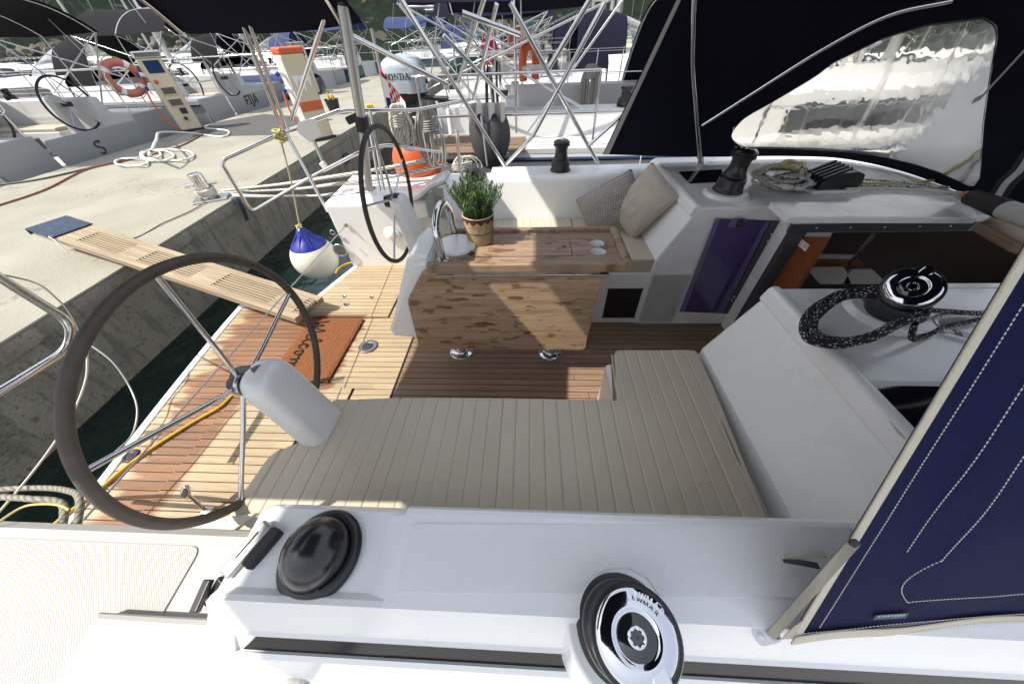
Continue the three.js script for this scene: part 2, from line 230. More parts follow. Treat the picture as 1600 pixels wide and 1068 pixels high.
// --- teak floor, plank by plank
const aftX = (z) => z < -1.925 ? lerp(-1.60, -1.76, clamp((z + 2.5) / 0.57)) : lerp(-2.28, -2.06, clamp((z + 1.9) / 1.47)) - 0.03 * Math.sin(clamp((z + 2.5) / 2.2) * Math.PI);
{
  const floor = sub('teak_floor', yacht);
  part('caulking_base', [span(-0.795, 1.36, -0.05, -0.0055, -1.74, -0.24), span(-1.60, -0.805, -0.05, -0.0055, -2.52, -0.24), span(-2.04, -1.601, -0.05, -0.0055, -1.90, -0.24)], M.caulk, floor);
  const wet = (x, z) => { // weather-stained aft strip: a finished darker zone with ragged bleached edge
    const e = fbm(x * 3, z * 26, 301, 3), f = fbm(x * 2.2 + 7, z * 3, 311, 3); const edge = aftX(z) + 0.02 + 0.24 * (e - 0.3) + 0.08 * f;
    const mid = (z > -1.8 && z < -1.10) ? -1.20 + 0.2 * (e - 0.5) : -1.66 + 0.02 * (e - 0.5); return smooth(edge - 0.03, edge + 0.05, x) * (1 - smooth(mid - 0.02, mid + 0.03, x)); };
  const X0 = -2.4, X1 = -0.8, Z0 = -2.6, Z1 = -0.2;
  const stain = tex(1024, 2048, (u, v) => { const x = lerp(X0, X1, u), z = lerp(Z0, Z1, v), strip = Math.floor((z + 2.555) / 0.0435), k = hash(strip, Math.floor(x * 0.9 + strip * 0.37), 5);
    const g = fbm(x * 5, z * 240, 321, 3), g2 = fbm(x * 14, z * 520, 331, 2);
    let pale = mul3(mix3([0.29, 0.215, 0.128], [0.44, 0.345, 0.215], clamp(0.2 + g)), 0.84 + 0.2 * k + 0.12 * fbm(x * 3, z * 3, 7, 2));
    const red = mul3(mix3([0.105, 0.044, 0.021], [0.275, 0.130, 0.060], clamp(0.75 * g + 0.45 * k)), 0.8 + 0.4 * fbm(x * 9, z * 40, 347, 2));
    let c = mix3(pale, red, 0.93 * wet(x, z)); return mix3(c, [0.15, 0.09, 0.05], 0.4 * smooth(0.6, 0.85, g2)); });
  stain.wrapS = stain.wrapT = THREE.ClampToEdgeWrapping;
  const aftMat = std(1, 1, 1, 0.66, { map: stain });
  const setUV = (g) => { const p = g.attributes.position, u = g.attributes.uv; for (let i = 0; i < p.count; i++) u.setXY(i, (p.getX(i) - X0) / (X1 - X0), (p.getZ(i) - Z0) / (Z1 - Z0)); return g; };
  const P = 0.0435, W = 0.0385;
  for (let k = 0; k < 53; k++) {
    const za = -2.555 + k * P, zb = za + W, zm = (za + zb) / 2; if (zb > -0.235) break;
    const aft = (x0, x1, y) => { const g = span(x0, x1, y - 0.012, y + (R() - 0.5) * 0.0006, za, zb); const m = raw('plank', setUV(clean(g)), aftMat, floor); return m; };
    const hatch = zm < -1.79 || zm > -1.125, a0 = aftX(zm) + 0.05;
    if (zm > -2.50) { if (hatch) { if (a0 < -1.76) aft(a0, -1.735, 0); aft(Math.max(a0, -1.727), -1.045, 0.012); aft(-1.035, -0.806, 0); } else aft(a0, -0.806, 0); }
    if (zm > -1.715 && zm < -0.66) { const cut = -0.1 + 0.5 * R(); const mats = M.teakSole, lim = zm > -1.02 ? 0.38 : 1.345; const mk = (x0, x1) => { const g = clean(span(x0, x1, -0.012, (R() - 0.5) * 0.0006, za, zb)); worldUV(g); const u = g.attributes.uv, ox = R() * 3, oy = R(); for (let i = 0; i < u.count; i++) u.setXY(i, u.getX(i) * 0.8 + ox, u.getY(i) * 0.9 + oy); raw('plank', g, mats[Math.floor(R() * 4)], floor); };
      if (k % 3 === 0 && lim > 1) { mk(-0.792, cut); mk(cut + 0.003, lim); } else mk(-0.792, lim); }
  }
  // hatch rims: dark gap round the two raised helm hatches
  part('hatch_gap', [span(-1.731, -1.04, -0.004, 0.006, -1.80, -1.792), span(-1.731, -1.04, -0.004, 0.006, -1.122, -1.114), span(-0.803, -0.796, -0.004, 0.0045, -1.72, -0.6)], M.caulk, floor);
  const edge = []; const n = 12; const o = [], i2 = []; for (const z of [-2.5, -2.3, -2.1, -1.93, -1.92, -1.7, -1.5, -1.3, -1.1, -0.9, -0.7, -0.5, -0.25]) { o.push([aftX(z), z]); i2.unshift([aftX(z) + 0.043, z]); }
  { const q = 4, a = o.slice(0, q), b = o.slice(q), w = (l) => flat([...l, ...[...l].reverse().map(([x, z]) => [x + 0.043, z])], -0.03, 0.004, 0.003); part('transom_edge', [w(a), w(b), span(b[0][0], a[q - 1][0] + 0.02, -0.03, 0.0035, -1.932, -1.908)], M.gelPlain, yacht); }
  const rows = [0.0, -0.25, -0.55].map((y) => Array.from({ length: n + 1 }, (_, i) => { const z = [-2.7, -2.4, -2.1, -1.93, -1.92, -1.7, -1.5, -1.3, -1.1, -0.9, -0.7, -0.5, -0.05][i]; return [aftX(z) + 0.02 - y * 0.25, y - 0.028, z]; }));
  part('transom', sheet(rows, 0.02), M.gelPlain, yacht);
}
// deck drains, flush fittings
{
  const d = onY(575, 541, 0.003), g = sub('deck_plate', yacht); g.position.copy(d);
  part('ring', lathe([[0.034, 0], [0.062, 0], [0.062, 0.004], [0.058, 0.006], [0.038, 0.006], [0.034, 0.003]], 40), phy(0.16, 0.17, 0.18, 0.35, { metalness: 0.5 }), g);
  part('lid', lathe([[0.001, 0.004], [0.030, 0.0035], [0.033, 0.001], [0.033, -0.004]], 32), M.blackMatte, g);
  part('screw', Array.from({ length: 6 }, (_, i) => lathe([[0.0001, 0.008], [0.004, 0.0075], [0.0045, 0.006]], 10, [0.049 * Math.cos(i * 1.047), 0, 0.049 * Math.sin(i * 1.047)])), M.steel, g);
  for (const [u, v, r, y] of [[540, 476, 0.026, 0.012], [537, 463.5, 0.018, 0.012], [580, 464.5, 0.018, 0.012], [204, 712, 0.036, 0.002]]) { const p = onY(u, v, y), f = sub('flush_latch', yacht); f.position.copy(p);
    part('ring', lathe([[r * 0.55, 0], [r, 0], [r, 0.004], [r * 0.9, 0.006], [r * 0.6, 0.006], [r * 0.55, 0.002]], 28), u > 300 ? M.steel : M.black, f); part('keyhole', [lathe([[0.0001, 0.003], [r * 0.56, 0.0025]], 20), box(r * 0.5, 0.004, r * 0.2, [0, 0.004, 0], [0, 0.5, 0])], M.blackMatte, f); }
}
// --- benches and wells
{
  part('starboard_bench', [span(-0.74, 0.36, 0, SEAT - 0.085, -0.675, -0.22, 0.02), span(0.345, 0.80, 0.001, SEAT - 0.083, -0.985, -0.222, 0.02)], M.gel, yacht);
  part('port_bench', [span(-0.80, 1.0, 0, SEAT - 0.085, -2.36, -1.72, 0.012)], M.gel, yacht);
  // locker opening in the port bench front: black recess with a rim
  const a = onZ(950.5, 452, -1.716), b = onZ(981, 495, -1.716);
  const lk = sub('locker_hatch', yacht);
  part('frame', [span(a.x - 0.006, b.x + 0.05, a.y, a.y + 0.006, -1.719, -1.712, 0.002), span(a.x - 0.006, b.x + 0.05, b.y - 0.006, b.y, -1.719, -1.712, 0.002)], M.blackMatte, lk);
  part('recess', span(a.x, b.x + 0.044, b.y, a.y, -1.719, -1.7135), M.black, lk);
  // port quarter: inner face with vent, light and shower; top deck
  part('port_quarter', [profX([[-2.50, -0.02], [-2.47, 0.555], [-2.49, 0.575], [-3.05, 0.60], [-3.10, 0.56], [-3.05, -0.3], [-2.7, -0.5]], -1.605, -0.80, 0.008, [0, 0.03, 0.0, 0, 0.03, 0, 0])], M.gel, yacht);
  // starboard quarter deck
  part('starboard_quarter', [profX([[-0.235, -0.02], [-0.235, 0.53], [-0.215, 0.55], [0.62, 0.55], [0.68, 0.5], [0.6, -0.3], [0.1, -0.5]], -1.66, -0.45, 0.008)], M.deckCream, yacht);
  part('non_skid_panel', flat([[-1.62, -0.19], [-0.86, -0.19], [-0.83, 0.30], [-1.62, 0.34]], 0.551, 0.5535, 0.001, 0.03), M.gripCream, yacht);
  const q = [[150, 955], [268, 962], [250, 1045], [225, 1180], [85, 1180], [80, 1068]].map(([u, v]) => onY(u, v, 0.60));
  part('quarter_step', [slab([q[0], q[1], V(q[1].x + 0.35, 0.6, q[1].z), V(q[1].x + 0.35, 0.6, 0.4), V(q[0].x + 0.06, 0.6, 0.4)], 0.05, { bevel: 0.012, up: [0, 1, 0] })], M.deckCream, yacht);
}
// --- coamings
const CO = (u, v, y = COAM) => onY(u, v, y);
{
  // starboard: inner edge, flat top, outer chamfer, rebate with dark strip, outer side
  const zi = CO(800, 798).z, zo = CO(700, 955).z;
  const z2 = onY(700, 1003, 0.705).z, s0 = onY(700, 1012, 0.695), s1 = onY(700, 1033, 0.668);
  const prof = [[zi - 0.012, 0.30], [zi - 0.010, COAM - 0.02], [zi, COAM - 0.004], [zi + 0.012, COAM], [zo, COAM], [z2, 0.705], [z2 + 0.006, 0.703], [s0.z, s0.y - 0.004], [s1.z, s1.y - 0.004], [s1.z + 0.004, s1.y + 0.002], [s1.z + 0.012, s1.y - 0.004], [s1.z + 0.05, 0.56], [s1.z + 0.05, 0.3]];
  part('starboard_coaming', profX(prof, -0.262, 2.6), M.gel, yacht);
  // aft pad, lower, for the compass and the clutches
  part('compass_pad', profX([[zi - 0.012, 0.30], [zi - 0.008, COAM - 0.03], [zi + 0.006, COAM - 0.014], [zo - 0.022, COAM - 0.014], [zo - 0.010, COAM - 0.003], [zo, COAM - 0.001], [z2, 0.7045], [z2 + 0.006, 0.7025], [s0.z, s0.y - 0.0045], [s1.z, s1.y - 0.0045], [s1.z + 0.004, s1.y + 0.0015], [s1.z + 0.012, s1.y - 0.0045], [s1.z + 0.05, 0.56], [s1.z + 0.05, 0.3]], -0.56, -0.258), M.gel, yacht);
  part('pad_bevel', slab([V(-0.258, COAM - 0.0006, zi + 0.014), V(-0.258, COAM - 0.0006, zo - 0.012), V(-0.298, COAM - 0.0135, zo - 0.02), V(-0.298, COAM - 0.0135, zi + 0.014)], 0.02, { up: [-0.5, 1, 0] }), M.gel, yacht);
  { const pr = [[zi - 0.010, COAM - 0.045], [zi - 0.006, COAM - 0.025], [zi + 0.008, COAM - 0.014], [(zi + zo) / 2, COAM - 0.014], [zo - 0.022, COAM - 0.014], [zo - 0.010, COAM - 0.004], [zo, COAM - 0.002], [z2, 0.704], [s1.z + 0.012, s1.y - 0.006], [s1.z + 0.05, 0.556]];
    part('coaming_end', sheet([0, 0.15, 0.35, 0.6, 0.85, 1].map((t) => pr.map(([z, y], i) => [-0.558 - 0.10 * Math.sin(t * 1.571) - 0.02 * t * (i / 9), lerp(y, 0.553, t * t), z + 0.004 * t])), 0.012), M.gel, yacht); }
  part('toe_step', profX([[z2 + 0.035, 0.30], [z2 + 0.035, 0.57], [z2 + 0.05, 0.585], [0.6, 0.56], [0.6, 0.30]], -0.44, 3.2, 0.004), M.gelPlain, yacht);
  const grip = [[634, 817], [1328, 823], [1328, 936], [1030, 931], [1012, 905], [985, 889], [955, 888], [925, 900], [903, 927], [578, 924], [582, 905]].map(([u, v]) => { const p = CO(u, v); return V(Math.max(p.x, -0.24), COAM + 0.0022, p.z); });
  part('coaming_non_skid', slab(grip, 0.002, { bevel: 0.0008, up: [0, 1, 0] }), M.grip, yacht);
  // dark strip in the rebate
  const strip = (u0, u1, cut) => { const A = onY(u0, 1011, 0.695), B = onY(u1, 1011 + (u1 - 700) * 0.022, 0.695), C2 = onY(u1, 1033 + (u1 - 700) * 0.022, 0.668), D = onY(u0 - cut, 1033, 0.668); return slab([V(A.x, s0.y, s0.z), V(B.x, s0.y, s0.z), V(C2.x, s1.y, s1.z), V(D.x, s1.y, s1.z)], 0.004, { up: [0, 1, 1] }); };
  part('side_window', [strip(392, 884, 22), strip(1052, 2400, 0)], M.stripe, yacht);
  // port coaming: backrest face, top, outer side
  const pp = [[-2.30, 0.30], [-2.335, SEAT - 0.02], [-2.375, 0.745], [-2.395, 0.765], [-2.62, 0.765], [-2.66, 0.72], [-2.70, 0.60], [-2.72, 0.3]];
  part('port_coaming', profX(pp, -0.28, 2.2, 0, [0, 0.02, 0.03, 0.02, 0.02, 0.02, 0, 0]), M.gel, yacht);
  part('port_compass_pad', [profX([[-2.30, 0.30], [-2.335, SEAT - 0.02], [-2.37, 0.70], [-2.40, 0.725], [-2.62, 0.725], [-2.66, 0.68], [-2.72, 0.3]], -0.62, -0.275, 0, [0, 0.02, 0.03, 0.02, 0.02, 0.02, 0])], M.gel, yacht);
  part('port_coaming_end', sheet([0, 0.33, 0.66, 1].map((t) => [-2.38, -2.5, -2.62, -2.66].map((z, i) => [-0.61 - 0.30 * t, lerp(0.724 - (i === 3 ? 0.04 : 0), 0.585, sm(t)), z])), 0.03), M.gel, yacht);
  part('helm_seat_base', span(-0.86, -0.60, 0, 0.44, -2.36, -2.15, 0.02), M.gelPlain, yacht);
  // side decks and topsides (seen from one side only where the neighbour shows)
  part('port_side_deck', span(-0.85, 3.2, 0.52, 0.60, -3.05, -2.7, 0.01), M.gelPlain, yacht);
  
}
// --- coachroof ends each side of the companionway
{
  const xy = [[0.60, 0.20], [0.735, 0.20], [0.742, SEAT], [0.875, ROOF - 0.015], [0.90, ROOF], [2.30, ROOF], [2.30, -0.05], [1.0, -0.05], [1.0, 0.2]];
  part('starboard_coachroof', profZ(xy.slice(1), -1.0, -0.20, 0.012), M.gel, yacht);
  part('port_coachroof', profZ([[0.735, 0.2], ...xy.slice(2, 6), [2.30, ROOF - 0.09], [1.36, ROOF - 0.09], [1.36, -0.05], [0.74, -0.05]], -2.62, -1.72, 0.012), M.gel, yacht);
  // rounded lip along the top of each backrest face
  const lip = (z0, z1) => profZ([[0.862, ROOF - 0.055], [0.848, ROOF - 0.045], [0.860, ROOF + 0.0], [0.872, ROOF + 0.010], [0.892, ROOF + 0.010], [0.904, ROOF - 0.002], [0.904, ROOF - 0.02]], z0, z1, 0.006, 0.012);
  part('backrest_lip', lip(-0.998, -0.22), M.gel, yacht); part('backrest_lip', lip(-2.40, -1.722), M.gel, yacht);
  // gusset between the starboard seat back and the coaming
  if (0) part('coaming_gusset', slab([onY(1215, 800, SEAT + 0.02), onY(1372, 722, ROOF - 0.01), onY(1335, 800, COAM - 0.003), V(0.80, COAM - 0.003, CO(1000, 798).z)], 0.05, { up: [0, 1, -1] }), M.gel, yacht);
  // cabin top forward, with the hatch opening between
  part('cabin_top', [span(2.16, 3.6, ROOF - 0.08, ROOF + 0.002, -2.62, 0.0, 0.01)], M.gel, yacht);
  // companionway: jambs, frame, washboard channels
  const jz = -1.60, jx = 1.315;
  const cw = sub('companionway', yacht);
  part('jamb', [span(jx, jx + 0.05, -0.05, ROOF - 0.002, jz - 0.115, jz - 0.005, 0.006), span(jx + 0.05, 2.2, ROOF - 0.09, ROOF - 0.002, jz - 0.115, jz - 0.005)], M.gel, cw);
  part('jamb', [span(jx, 2.2, -0.05, ROOF - 0.003, -1.03, -1.001, 0.004)], M.gel, cw);
  part('channel', [span(jx - 0.012, jx + 0.06, 0.02, ROOF - 0.075, jz - 0.006, jz + 0.03, 0.003)], phy(0.085, 0.09, 0.10, 0.35, { metalness: 0.4 }), cw);
  part('channel', [span(jx - 0.02, 2.14, ROOF - 0.082, ROOF - 0.035, jz - 0.005, jz + 0.012, 0.003)], phy(0.085, 0.09, 0.10, 0.35, { metalness: 0.4 }), cw);
  part('screw', [1.42, 1.58, 1.74, 1.9, 2.04].map((x) => lathe([[0.0001, 0.003], [0.004, 0.002], [0.005, 0]], 10, [x, ROOF - 0.058, jz + 0.012], [Math.PI / 2, 0, 0])), M.steel, cw);
  part('head_trim', [span(jx - 0.03, 2.17, ROOF - 0.034, ROOF - 0.001, jz - 0.03, jz + 0.02, 0.006)], M.gel, cw);
  // raised rail of the sliding hatch
  const hq = [[1203, 315], [1516, 315], [1532, 339.5], [1232, 339]].map(([u, v]) => onY(u, v, ROOF + 0.032));
  part('hatch_rail', slab(hq, 0.030, { bevel: 0.005, round: 0.012, up: [0, 1, 0] }), M.gel, cw);
  part('sill', span(jx - 0.01, 1.5, -0.05, 0.16, jz - 0.01, -1.0, 0.01), M.gel, cw);
  // inside: wood panel by the port jamb, warning label, dark saloon with pale lockers and a pole
  part('trim_board', slab([onX(1240, 369, 1.37), onX(1292, 370, 1.37), onX(1226, 480, 1.37), onX(1168, 480, 1.37)], 0.02, { up: [-1, 0, 0.4] }), M.woodOrange, cw);
  const lab = print(128, 64, (c, w, h) => { c.fillStyle = '#e9e7e2'; c.fillRect(0, 0, w, h); c.strokeStyle = '#c8382c'; c.lineWidth = 5; c.beginPath(); c.moveTo(26, 12); c.lineTo(44, 48); c.lineTo(8, 48); c.closePath(); c.stroke(); c.fillStyle = '#555'; for (const y of [12, 22, 32, 42]) c.fillRect(58, y, 55 + (y * 7) % 13, 4); });
  const lp = onX(1256, 383, 1.364); const lm = new THREE.Mesh(new THREE.PlaneGeometry(0.062, 0.034), std(1, 1, 1, 0.5, { map: lab })); lm.name = 'warning_label'; lm.position.copy(lp); lm.rotation.set(0, -Math.PI / 2, 0, 'YXZ'); cw.add(lm);
}
{
  const sal = sub('saloon', yacht);
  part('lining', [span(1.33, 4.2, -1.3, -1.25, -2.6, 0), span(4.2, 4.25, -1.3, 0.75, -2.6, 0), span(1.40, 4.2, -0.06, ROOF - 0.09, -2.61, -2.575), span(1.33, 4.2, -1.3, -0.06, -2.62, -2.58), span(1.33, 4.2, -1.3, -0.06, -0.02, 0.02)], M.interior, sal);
  part('cabinet', [span(2.3, 3.6, -1.25, -0.35, -2.55, -1.75, 0.02)], M.woodOrange, sal);
  part('worktop', [span(2.25, 3.62, -0.35, -0.31, -2.56, -1.72, 0.01)], M.interiorPale, sal);
  part('cabinet', [span(2.9, 3.7, -1.25, -0.15, -1.5, -0.9, 0.02)], M.woodOrange, sal);
  part('cushion', [span(2.2, 3.1, -1.0, -0.86, -0.8, -0.2, 0.05)], M.interiorPale, sal);
  for (const q of [[[1258, 418], [1320, 417], [1332, 444], [1282, 444]], [[1330, 421], [1364, 421], [1388, 444], [1316, 444]]]) part('locker_door', slab(q.map(([u, v]) => onZ(u, v, -2.2)), 0.02, { bevel: 0.004, round: 0.02, up: [0, 0, 1] }), M.interiorPale, sal);
  part('shelf', slab([[1270, 397], [1342, 399], [1340, 405], [1266, 404]].map(([u, v]) => onZ(u, v, -2.25)), 0.02, { bevel: 0.003, up: [0, 0, 1] }), M.interiorPale, sal);
  part('wood_band', slab([[1262, 405], [1345, 406], [1352, 416], [1254, 416]].map(([u, v]) => onZ(u, v, -2.24)), 0.02, { up: [0, 0, 1] }), M.woodOrange, sal);
  part('hand_pole', rod(onX(1366, 366, 1.75), onX(1328, 412, 1.80), 0.010), M.steel, sal);
  part('step', [span(1.52, 1.72, -0.28, -0.25, -1.56, -1.05, 0.01), span(1.7, 1.9, -0.55, -0.52, -1.56, -1.05, 0.01)], M.woodOrange, sal);
}
// smoked acrylic companionway door, swung open against the bulkhead
{
  const z = -1.708, q = [[1119.5, 341], [1215, 345], [1136, 490], [1062, 487]].map(([u, v]) => onZ(u, v, z));
  const g = sub('companionway_door', yacht); g.userData.label = 'purple smoked acrylic companionway door standing open against the white bulkhead';
  part('pane', slab(q, 0.010, { bevel: 0.002, up: [0, 0, 1] }), M.purple, g);
  const e = [[1119.5, 341], [1126, 341.2], [1069, 487.3], [1062, 487]].map(([u, v]) => onZ(u, v, z + 0.003)); part('edge', slab(e, 0.003, { up: [0, 0, 1] }), M.purpleEdge, g);
  const h = [[1206, 344.6], [1222, 345.3], [1146, 490.5], [1132, 489.8]].map(([u, v]) => onZ(u, v, z + 0.005)); part('hinge_strip', slab(h, 0.005, { bevel: 0.001, up: [0, 0, 1] }), M.blackGloss, g);
  for (const [u, v] of [[1206, 366], [1200, 377], [1143, 468], [1147, 463]]) { const p = onZ(u, v, z + 0.006); part('bolt', lathe([[0.0001, 0.006], [0.005, 0.005], [0.007, 0.002], [0.007, 0]], 12, p.toArray(), [Math.PI / 2, 0, 0]), M.steel, g); }
  const p = onZ(1155, 348, z + 0.006); part('lock', [box(0.024, 0.045, 0.016, [p.x, p.y, p.z + 0.006], [0, 0, 0], 0.006), lathe([[0.0001, 0.018], [0.012, 0.016], [0.013, 0]], 16, [p.x, p.y, p.z + 0.006], [Math.PI / 2, 0, 0])], M.black, g);
  part('lock_plate', box(0.07, 0.05, 0.004, [p.x - 0.012, p.y, p.z - 0.001], [0, 0, 0], 0.002), M.purpleEdge, g);
  part('keeper', span(p.x - 0.035, p.x + 0.04, 0.752, 0.775, -1.722, -1.712, 0.006), M.gel, yacht);
}
// recessed dark portlights
{
  const q = [[1352, 601], [1560, 604], [1560, 720], [1416, 676]].map(([u, v]) => onY(u, v, ROOF + 0.003)); const g = sub('portlight', yacht);
  const rim = [[1344, 594], [1575, 597], [1575, 735], [1412, 686]].map(([u, v]) => onY(u, v, ROOF + 0.001)); 
  part('rim', slab([...rim], 0.004, { up: [0, 1, 0], round: 0.02, bevel: 0.001, holes: [[0, 1, 2, 3].map((i) => q[i])] }), M.lightGrey, g); part('pane', slab(q.map((p) => V(p.x, ROOF + 0.0015, p.z)), 0.003, { round: 0.015, up: [0, 1, 0] }), M.glassDark, g);
  const q2 = [[1060, 268], [1128, 264], [1134, 283], [1078, 286]].map(([u, v]) => onY(u, v, ROOF + 0.004)); const g2 = sub('portlight', yacht); part('pane', slab(q2, 0.006, { round: 0.01, up: [0, 1, 0], bevel: 0.001 }), M.glassDark, g2);
}
// --- helm pedestals
function pedestal(zc) {
  const g = sub('helm_pedestal', yacht); g.position.set(-0.755, 0, zc);
  const out = roundPoly([[-0.092, 0.0], [0.092, 0.0], [0.074, 0.805], [-0.074, 0.805]], [0, 0, 0.12, 0.12], 12);
  const body = extrude(out, 0.088, 0.034, [], 7); body.rotateY(-Math.PI / 2); body.translate(0.044, 0, 0);
  const p = body.attributes.position; for (let i = 0; i < p.count; i++) { const y = p.getY(i); p.setX(i, p.getX(i) * lerp(1.5, 1, y / 0.83) + 0.075 - 0.165 * y); } body.computeVertexNormals();
  part('body', crease(body, 1.1), M.podWhite, g);
  const bos = rod([-0.135, 0.762, 0], [-0.05, 0.762, 0], 0.034, 0.046, 24); part('shaft', bos, M.black, g);
  return g;
}
pedestal(-0.59); pedestal(-1.985);

// ================================================================ FITTINGS AND LOOSE THINGS IN THE COCKPIT
function makeWheel(name, label, p, rimMat, spin) {
  const g = thing(name, label, 'steering wheel', p, 0, undefined); g.rotation.z = -0.033; const Rr = 0.369;
  const rim = new THREE.TorusGeometry(Rr, 0.0126, 14, 120); rim.rotateY(Math.PI / 2); const u = rim.attributes.uv; for (let i = 0; i < u.count; i++) u.setX(i, u.getX(i) * 5); raw('rim', rim, rimMat, g);
  const st = new THREE.TorusGeometry(Rr - 0.0126, 0.0014, 6, 120); st.rotateY(Math.PI / 2); raw('seam', st, M.rimDark, g);
  for (let k = 0; k < 5; k++) { const a = spin + k * Math.PI * 2 / 5, c = Math.cos(a), s = Math.sin(a); part('spoke', tube([[0.012, 0.02 * c, 0.02 * s], [0.012, 0.12 * c, 0.12 * s], [0.004, 0.26 * c, 0.26 * s], [0, (Rr - 0.01) * c, (Rr - 0.01) * s]], 0.0068, { seg: 14, rad: 10 }), M.steel, g); }
  const h = part('hub', at(lathe([[0.0001, -0.022], [0.022, -0.020], [0.026, -0.012], [0.026, 0.0], [0.034, 0.006], [0.034, 0.05], [0.0001, 0.05]], 28), [0, 0, 0], [0, 0, -Math.PI / 2]), M.black, g);
  part('hub_ring', at(lathe([[0.0345, 0.012], [0.036, 0.014], [0.036, 0.022], [0.0345, 0.024]], 28), [0, 0, 0], [0, 0, -Math.PI / 2]), M.steelDull, h);
  return g;
}
makeWheel('steering_wheel', 'large brown leather-rimmed steering wheel on the left in front of the near helm', [-0.874, 0.762, -0.565], M.rim, -0.1);
makeWheel('steering_wheel', 'dark-rimmed steering wheel at the far helm by the white quarter box', [-0.845, 0.782, -1.97], M.rimDark, 0.05);

// winches
function winchParts(g, capMat, s = 1) {
  part('base', lathe([[0.0001, 0], [0.082, 0], [0.084, 0.004], [0.080, 0.012], [0.074, 0.018], [0.073, 0.05], [0.069, 0.058], [0.05, 0.064]].map(([a, b]) => [a * s, b * s]), 48), M.winch, g);
  part('drum', lathe([[0.05, 0.05], [0.066, 0.062], [0.060, 0.07], [0.050, 0.085], [0.047, 0.105], [0.049, 0.125], [0.054, 0.135], [0.05, 0.137]].map(([a, b]) => [a * s, b * s]), 48), M.winch, g);
  const j = part('self_tailing_jaw', lathe([[0.04, 0.134], [0.062, 0.136], [0.0655, 0.140], [0.063, 0.145], [0.052, 0.147], [0.063, 0.150], [0.0655, 0.155], [0.062, 0.160], [0.04, 0.161]].map(([a, b]) => [a * s, b * s]), 48), M.winch, g);
  part('rib', Array.from({ length: 24 }, (_, i) => box(0.012 * s, 0.003 * s, 0.003 * s, [0.055 * s * Math.cos(i * 0.2618), 0.1455 * s, 0.055 * s * Math.sin(i * 0.2618)], [0, -i * 0.2618, 0])), M.winch, j);
  const cap = part('cap', lathe([[0.0001, 0.1645], [0.028, 0.1645], [0.030, 0.168], [0.036, 0.1695], [0.050, 0.167], [0.057, 0.163], [0.058, 0.1605]].map(([a, b]) => [a * s, b * s]), 56), capMat, g);
  part('cap_disc', lathe([[0.0001, 0.169], [0.012, 0.1695], [0.0265, 0.168], [0.028, 0.1648]].map(([a, b]) => [a * s, b * s]), 40), M.blackGloss, cap);
  const star = roundPoly(Array.from({ length: 16 }, (_, i) => { const r = (i % 2 ? 0.0105 : 0.0075) * s; return [r * Math.cos(i * Math.PI / 8), r * Math.sin(i * Math.PI / 8)]; }), 0.0015);
  const ring = extrude(Array.from({ length: 28 }, (_, i) => [0.0135 * s * Math.cos(i * 0.2244), 0.0135 * s * Math.sin(i * 0.2244)]), 0.004 * s, 0.001, [star]); ring.rotateX(-Math.PI / 2); ring.translate(0, 0.1675 * s, 0); part('socket', ring, M.chrome, cap);
  part('feeder_arm', [at(extrude(roundPoly([[0.034, -0.010], [0.052, -0.016], [0.066, -0.010], [0.067, 0.008], [0.055, 0.012], [0.036, 0.016]].map(([a, b]) => [a * s, b * s]), 0.006), 0.008 * s, 0.003), [0, 0.1605 * s, 0], [-Math.PI / 2, 0, 0])], capMat, g);
}
function winchThing(label, base, top, turn, capMat, s = 1, sy = 1) { const g = thing('winch', label, 'winch', base, 0); const ax = top.clone().sub(base).normalize(); g.quaternion.setFromUnitVectors(V(0, 1, 0), ax).multiply(new THREE.Quaternion().setFromAxisAngle(V(0, 1, 0), turn)); winchParts(g, capMat, s); g.scale.y = sy; return g; }
{
  const b = onY(972, 981, COAM - 0.008), t = onY(996, 996, COAM + 0.15);
  const w = winchThing('big chrome-topped winch seen from above on the near coaming at the bottom edge', b, t, -1.05, M.chrome, 0.93);
  // raised maker's lettering round the chrome cap
  const gs = []; [...'LEWMAR'].forEach((ch, i) => { const a = 2.1 + i * 0.2; const l = letters(ch, 0.0075, 0.0012); l.rotateX(-Math.PI / 2); l.translate(0, 0, -0.046); l.rotateY(a - Math.PI / 2 + 0.6 - i * 0.4); gs.push(l.translate(0, 0.1652, 0)); });
  part('lettering', gs, M.chrome, w);
  const ax = t.clone().sub(b).normalize().lerp(V(0, 1, 0), 0.55).normalize(); const pad = lathe([[0.0001, 0.001], [0.088, 0.001], [0.093, -0.003], [0.097, -0.014], [0.112, -0.06], [0.115, -0.12]], 56); pad.applyQuaternion(new THREE.Quaternion().setFromUnitVectors(V(0, 1, 0), ax)); pad.translate(b.x, b.y, b.z); part('winch_pad', pad, M.gel, yacht);
}
const roofWinch = onY(1388, 489, ROOF), rw2 = onY(1134, 303, ROOF), cw2 = onZ(875, 271, -2.50);
winchThing('black winch on the near coachroof corner with a coil of black rope round it', V(roofWinch.x, ROOF + 0.018, roofWinch.z), onY(1440, 434, ROOF + 0.22), 0.7, M.chrome, 0.92, 1.5);
winchThing('black winch on the far coachroof corner beside the white and yellow lines', V(rw2.x, ROOF + 0.018, rw2.z), V(rw2.x + 0.012, ROOF + 0.2, rw2.z), 2.2, M.blackGloss, 0.94, 1.3);
winchThing('black winch on the far coaming in front of the grey boat alongside', V(cw2.x, COAM - 0.002, -2.50), V(cw2.x, COAM + 0.2, -2.51), 1.2, M.winch, 0.86, 1.3);
for (const p of [V(roofWinch.x, ROOF, roofWinch.z), V(rw2.x, ROOF, rw2.z)]) part('winch_pad', lathe([[0.0001, 0.019], [0.102, 0.019], [0.108, 0.016], [0.122, -0.002]], 48, p.toArray()), M.gel, yacht);

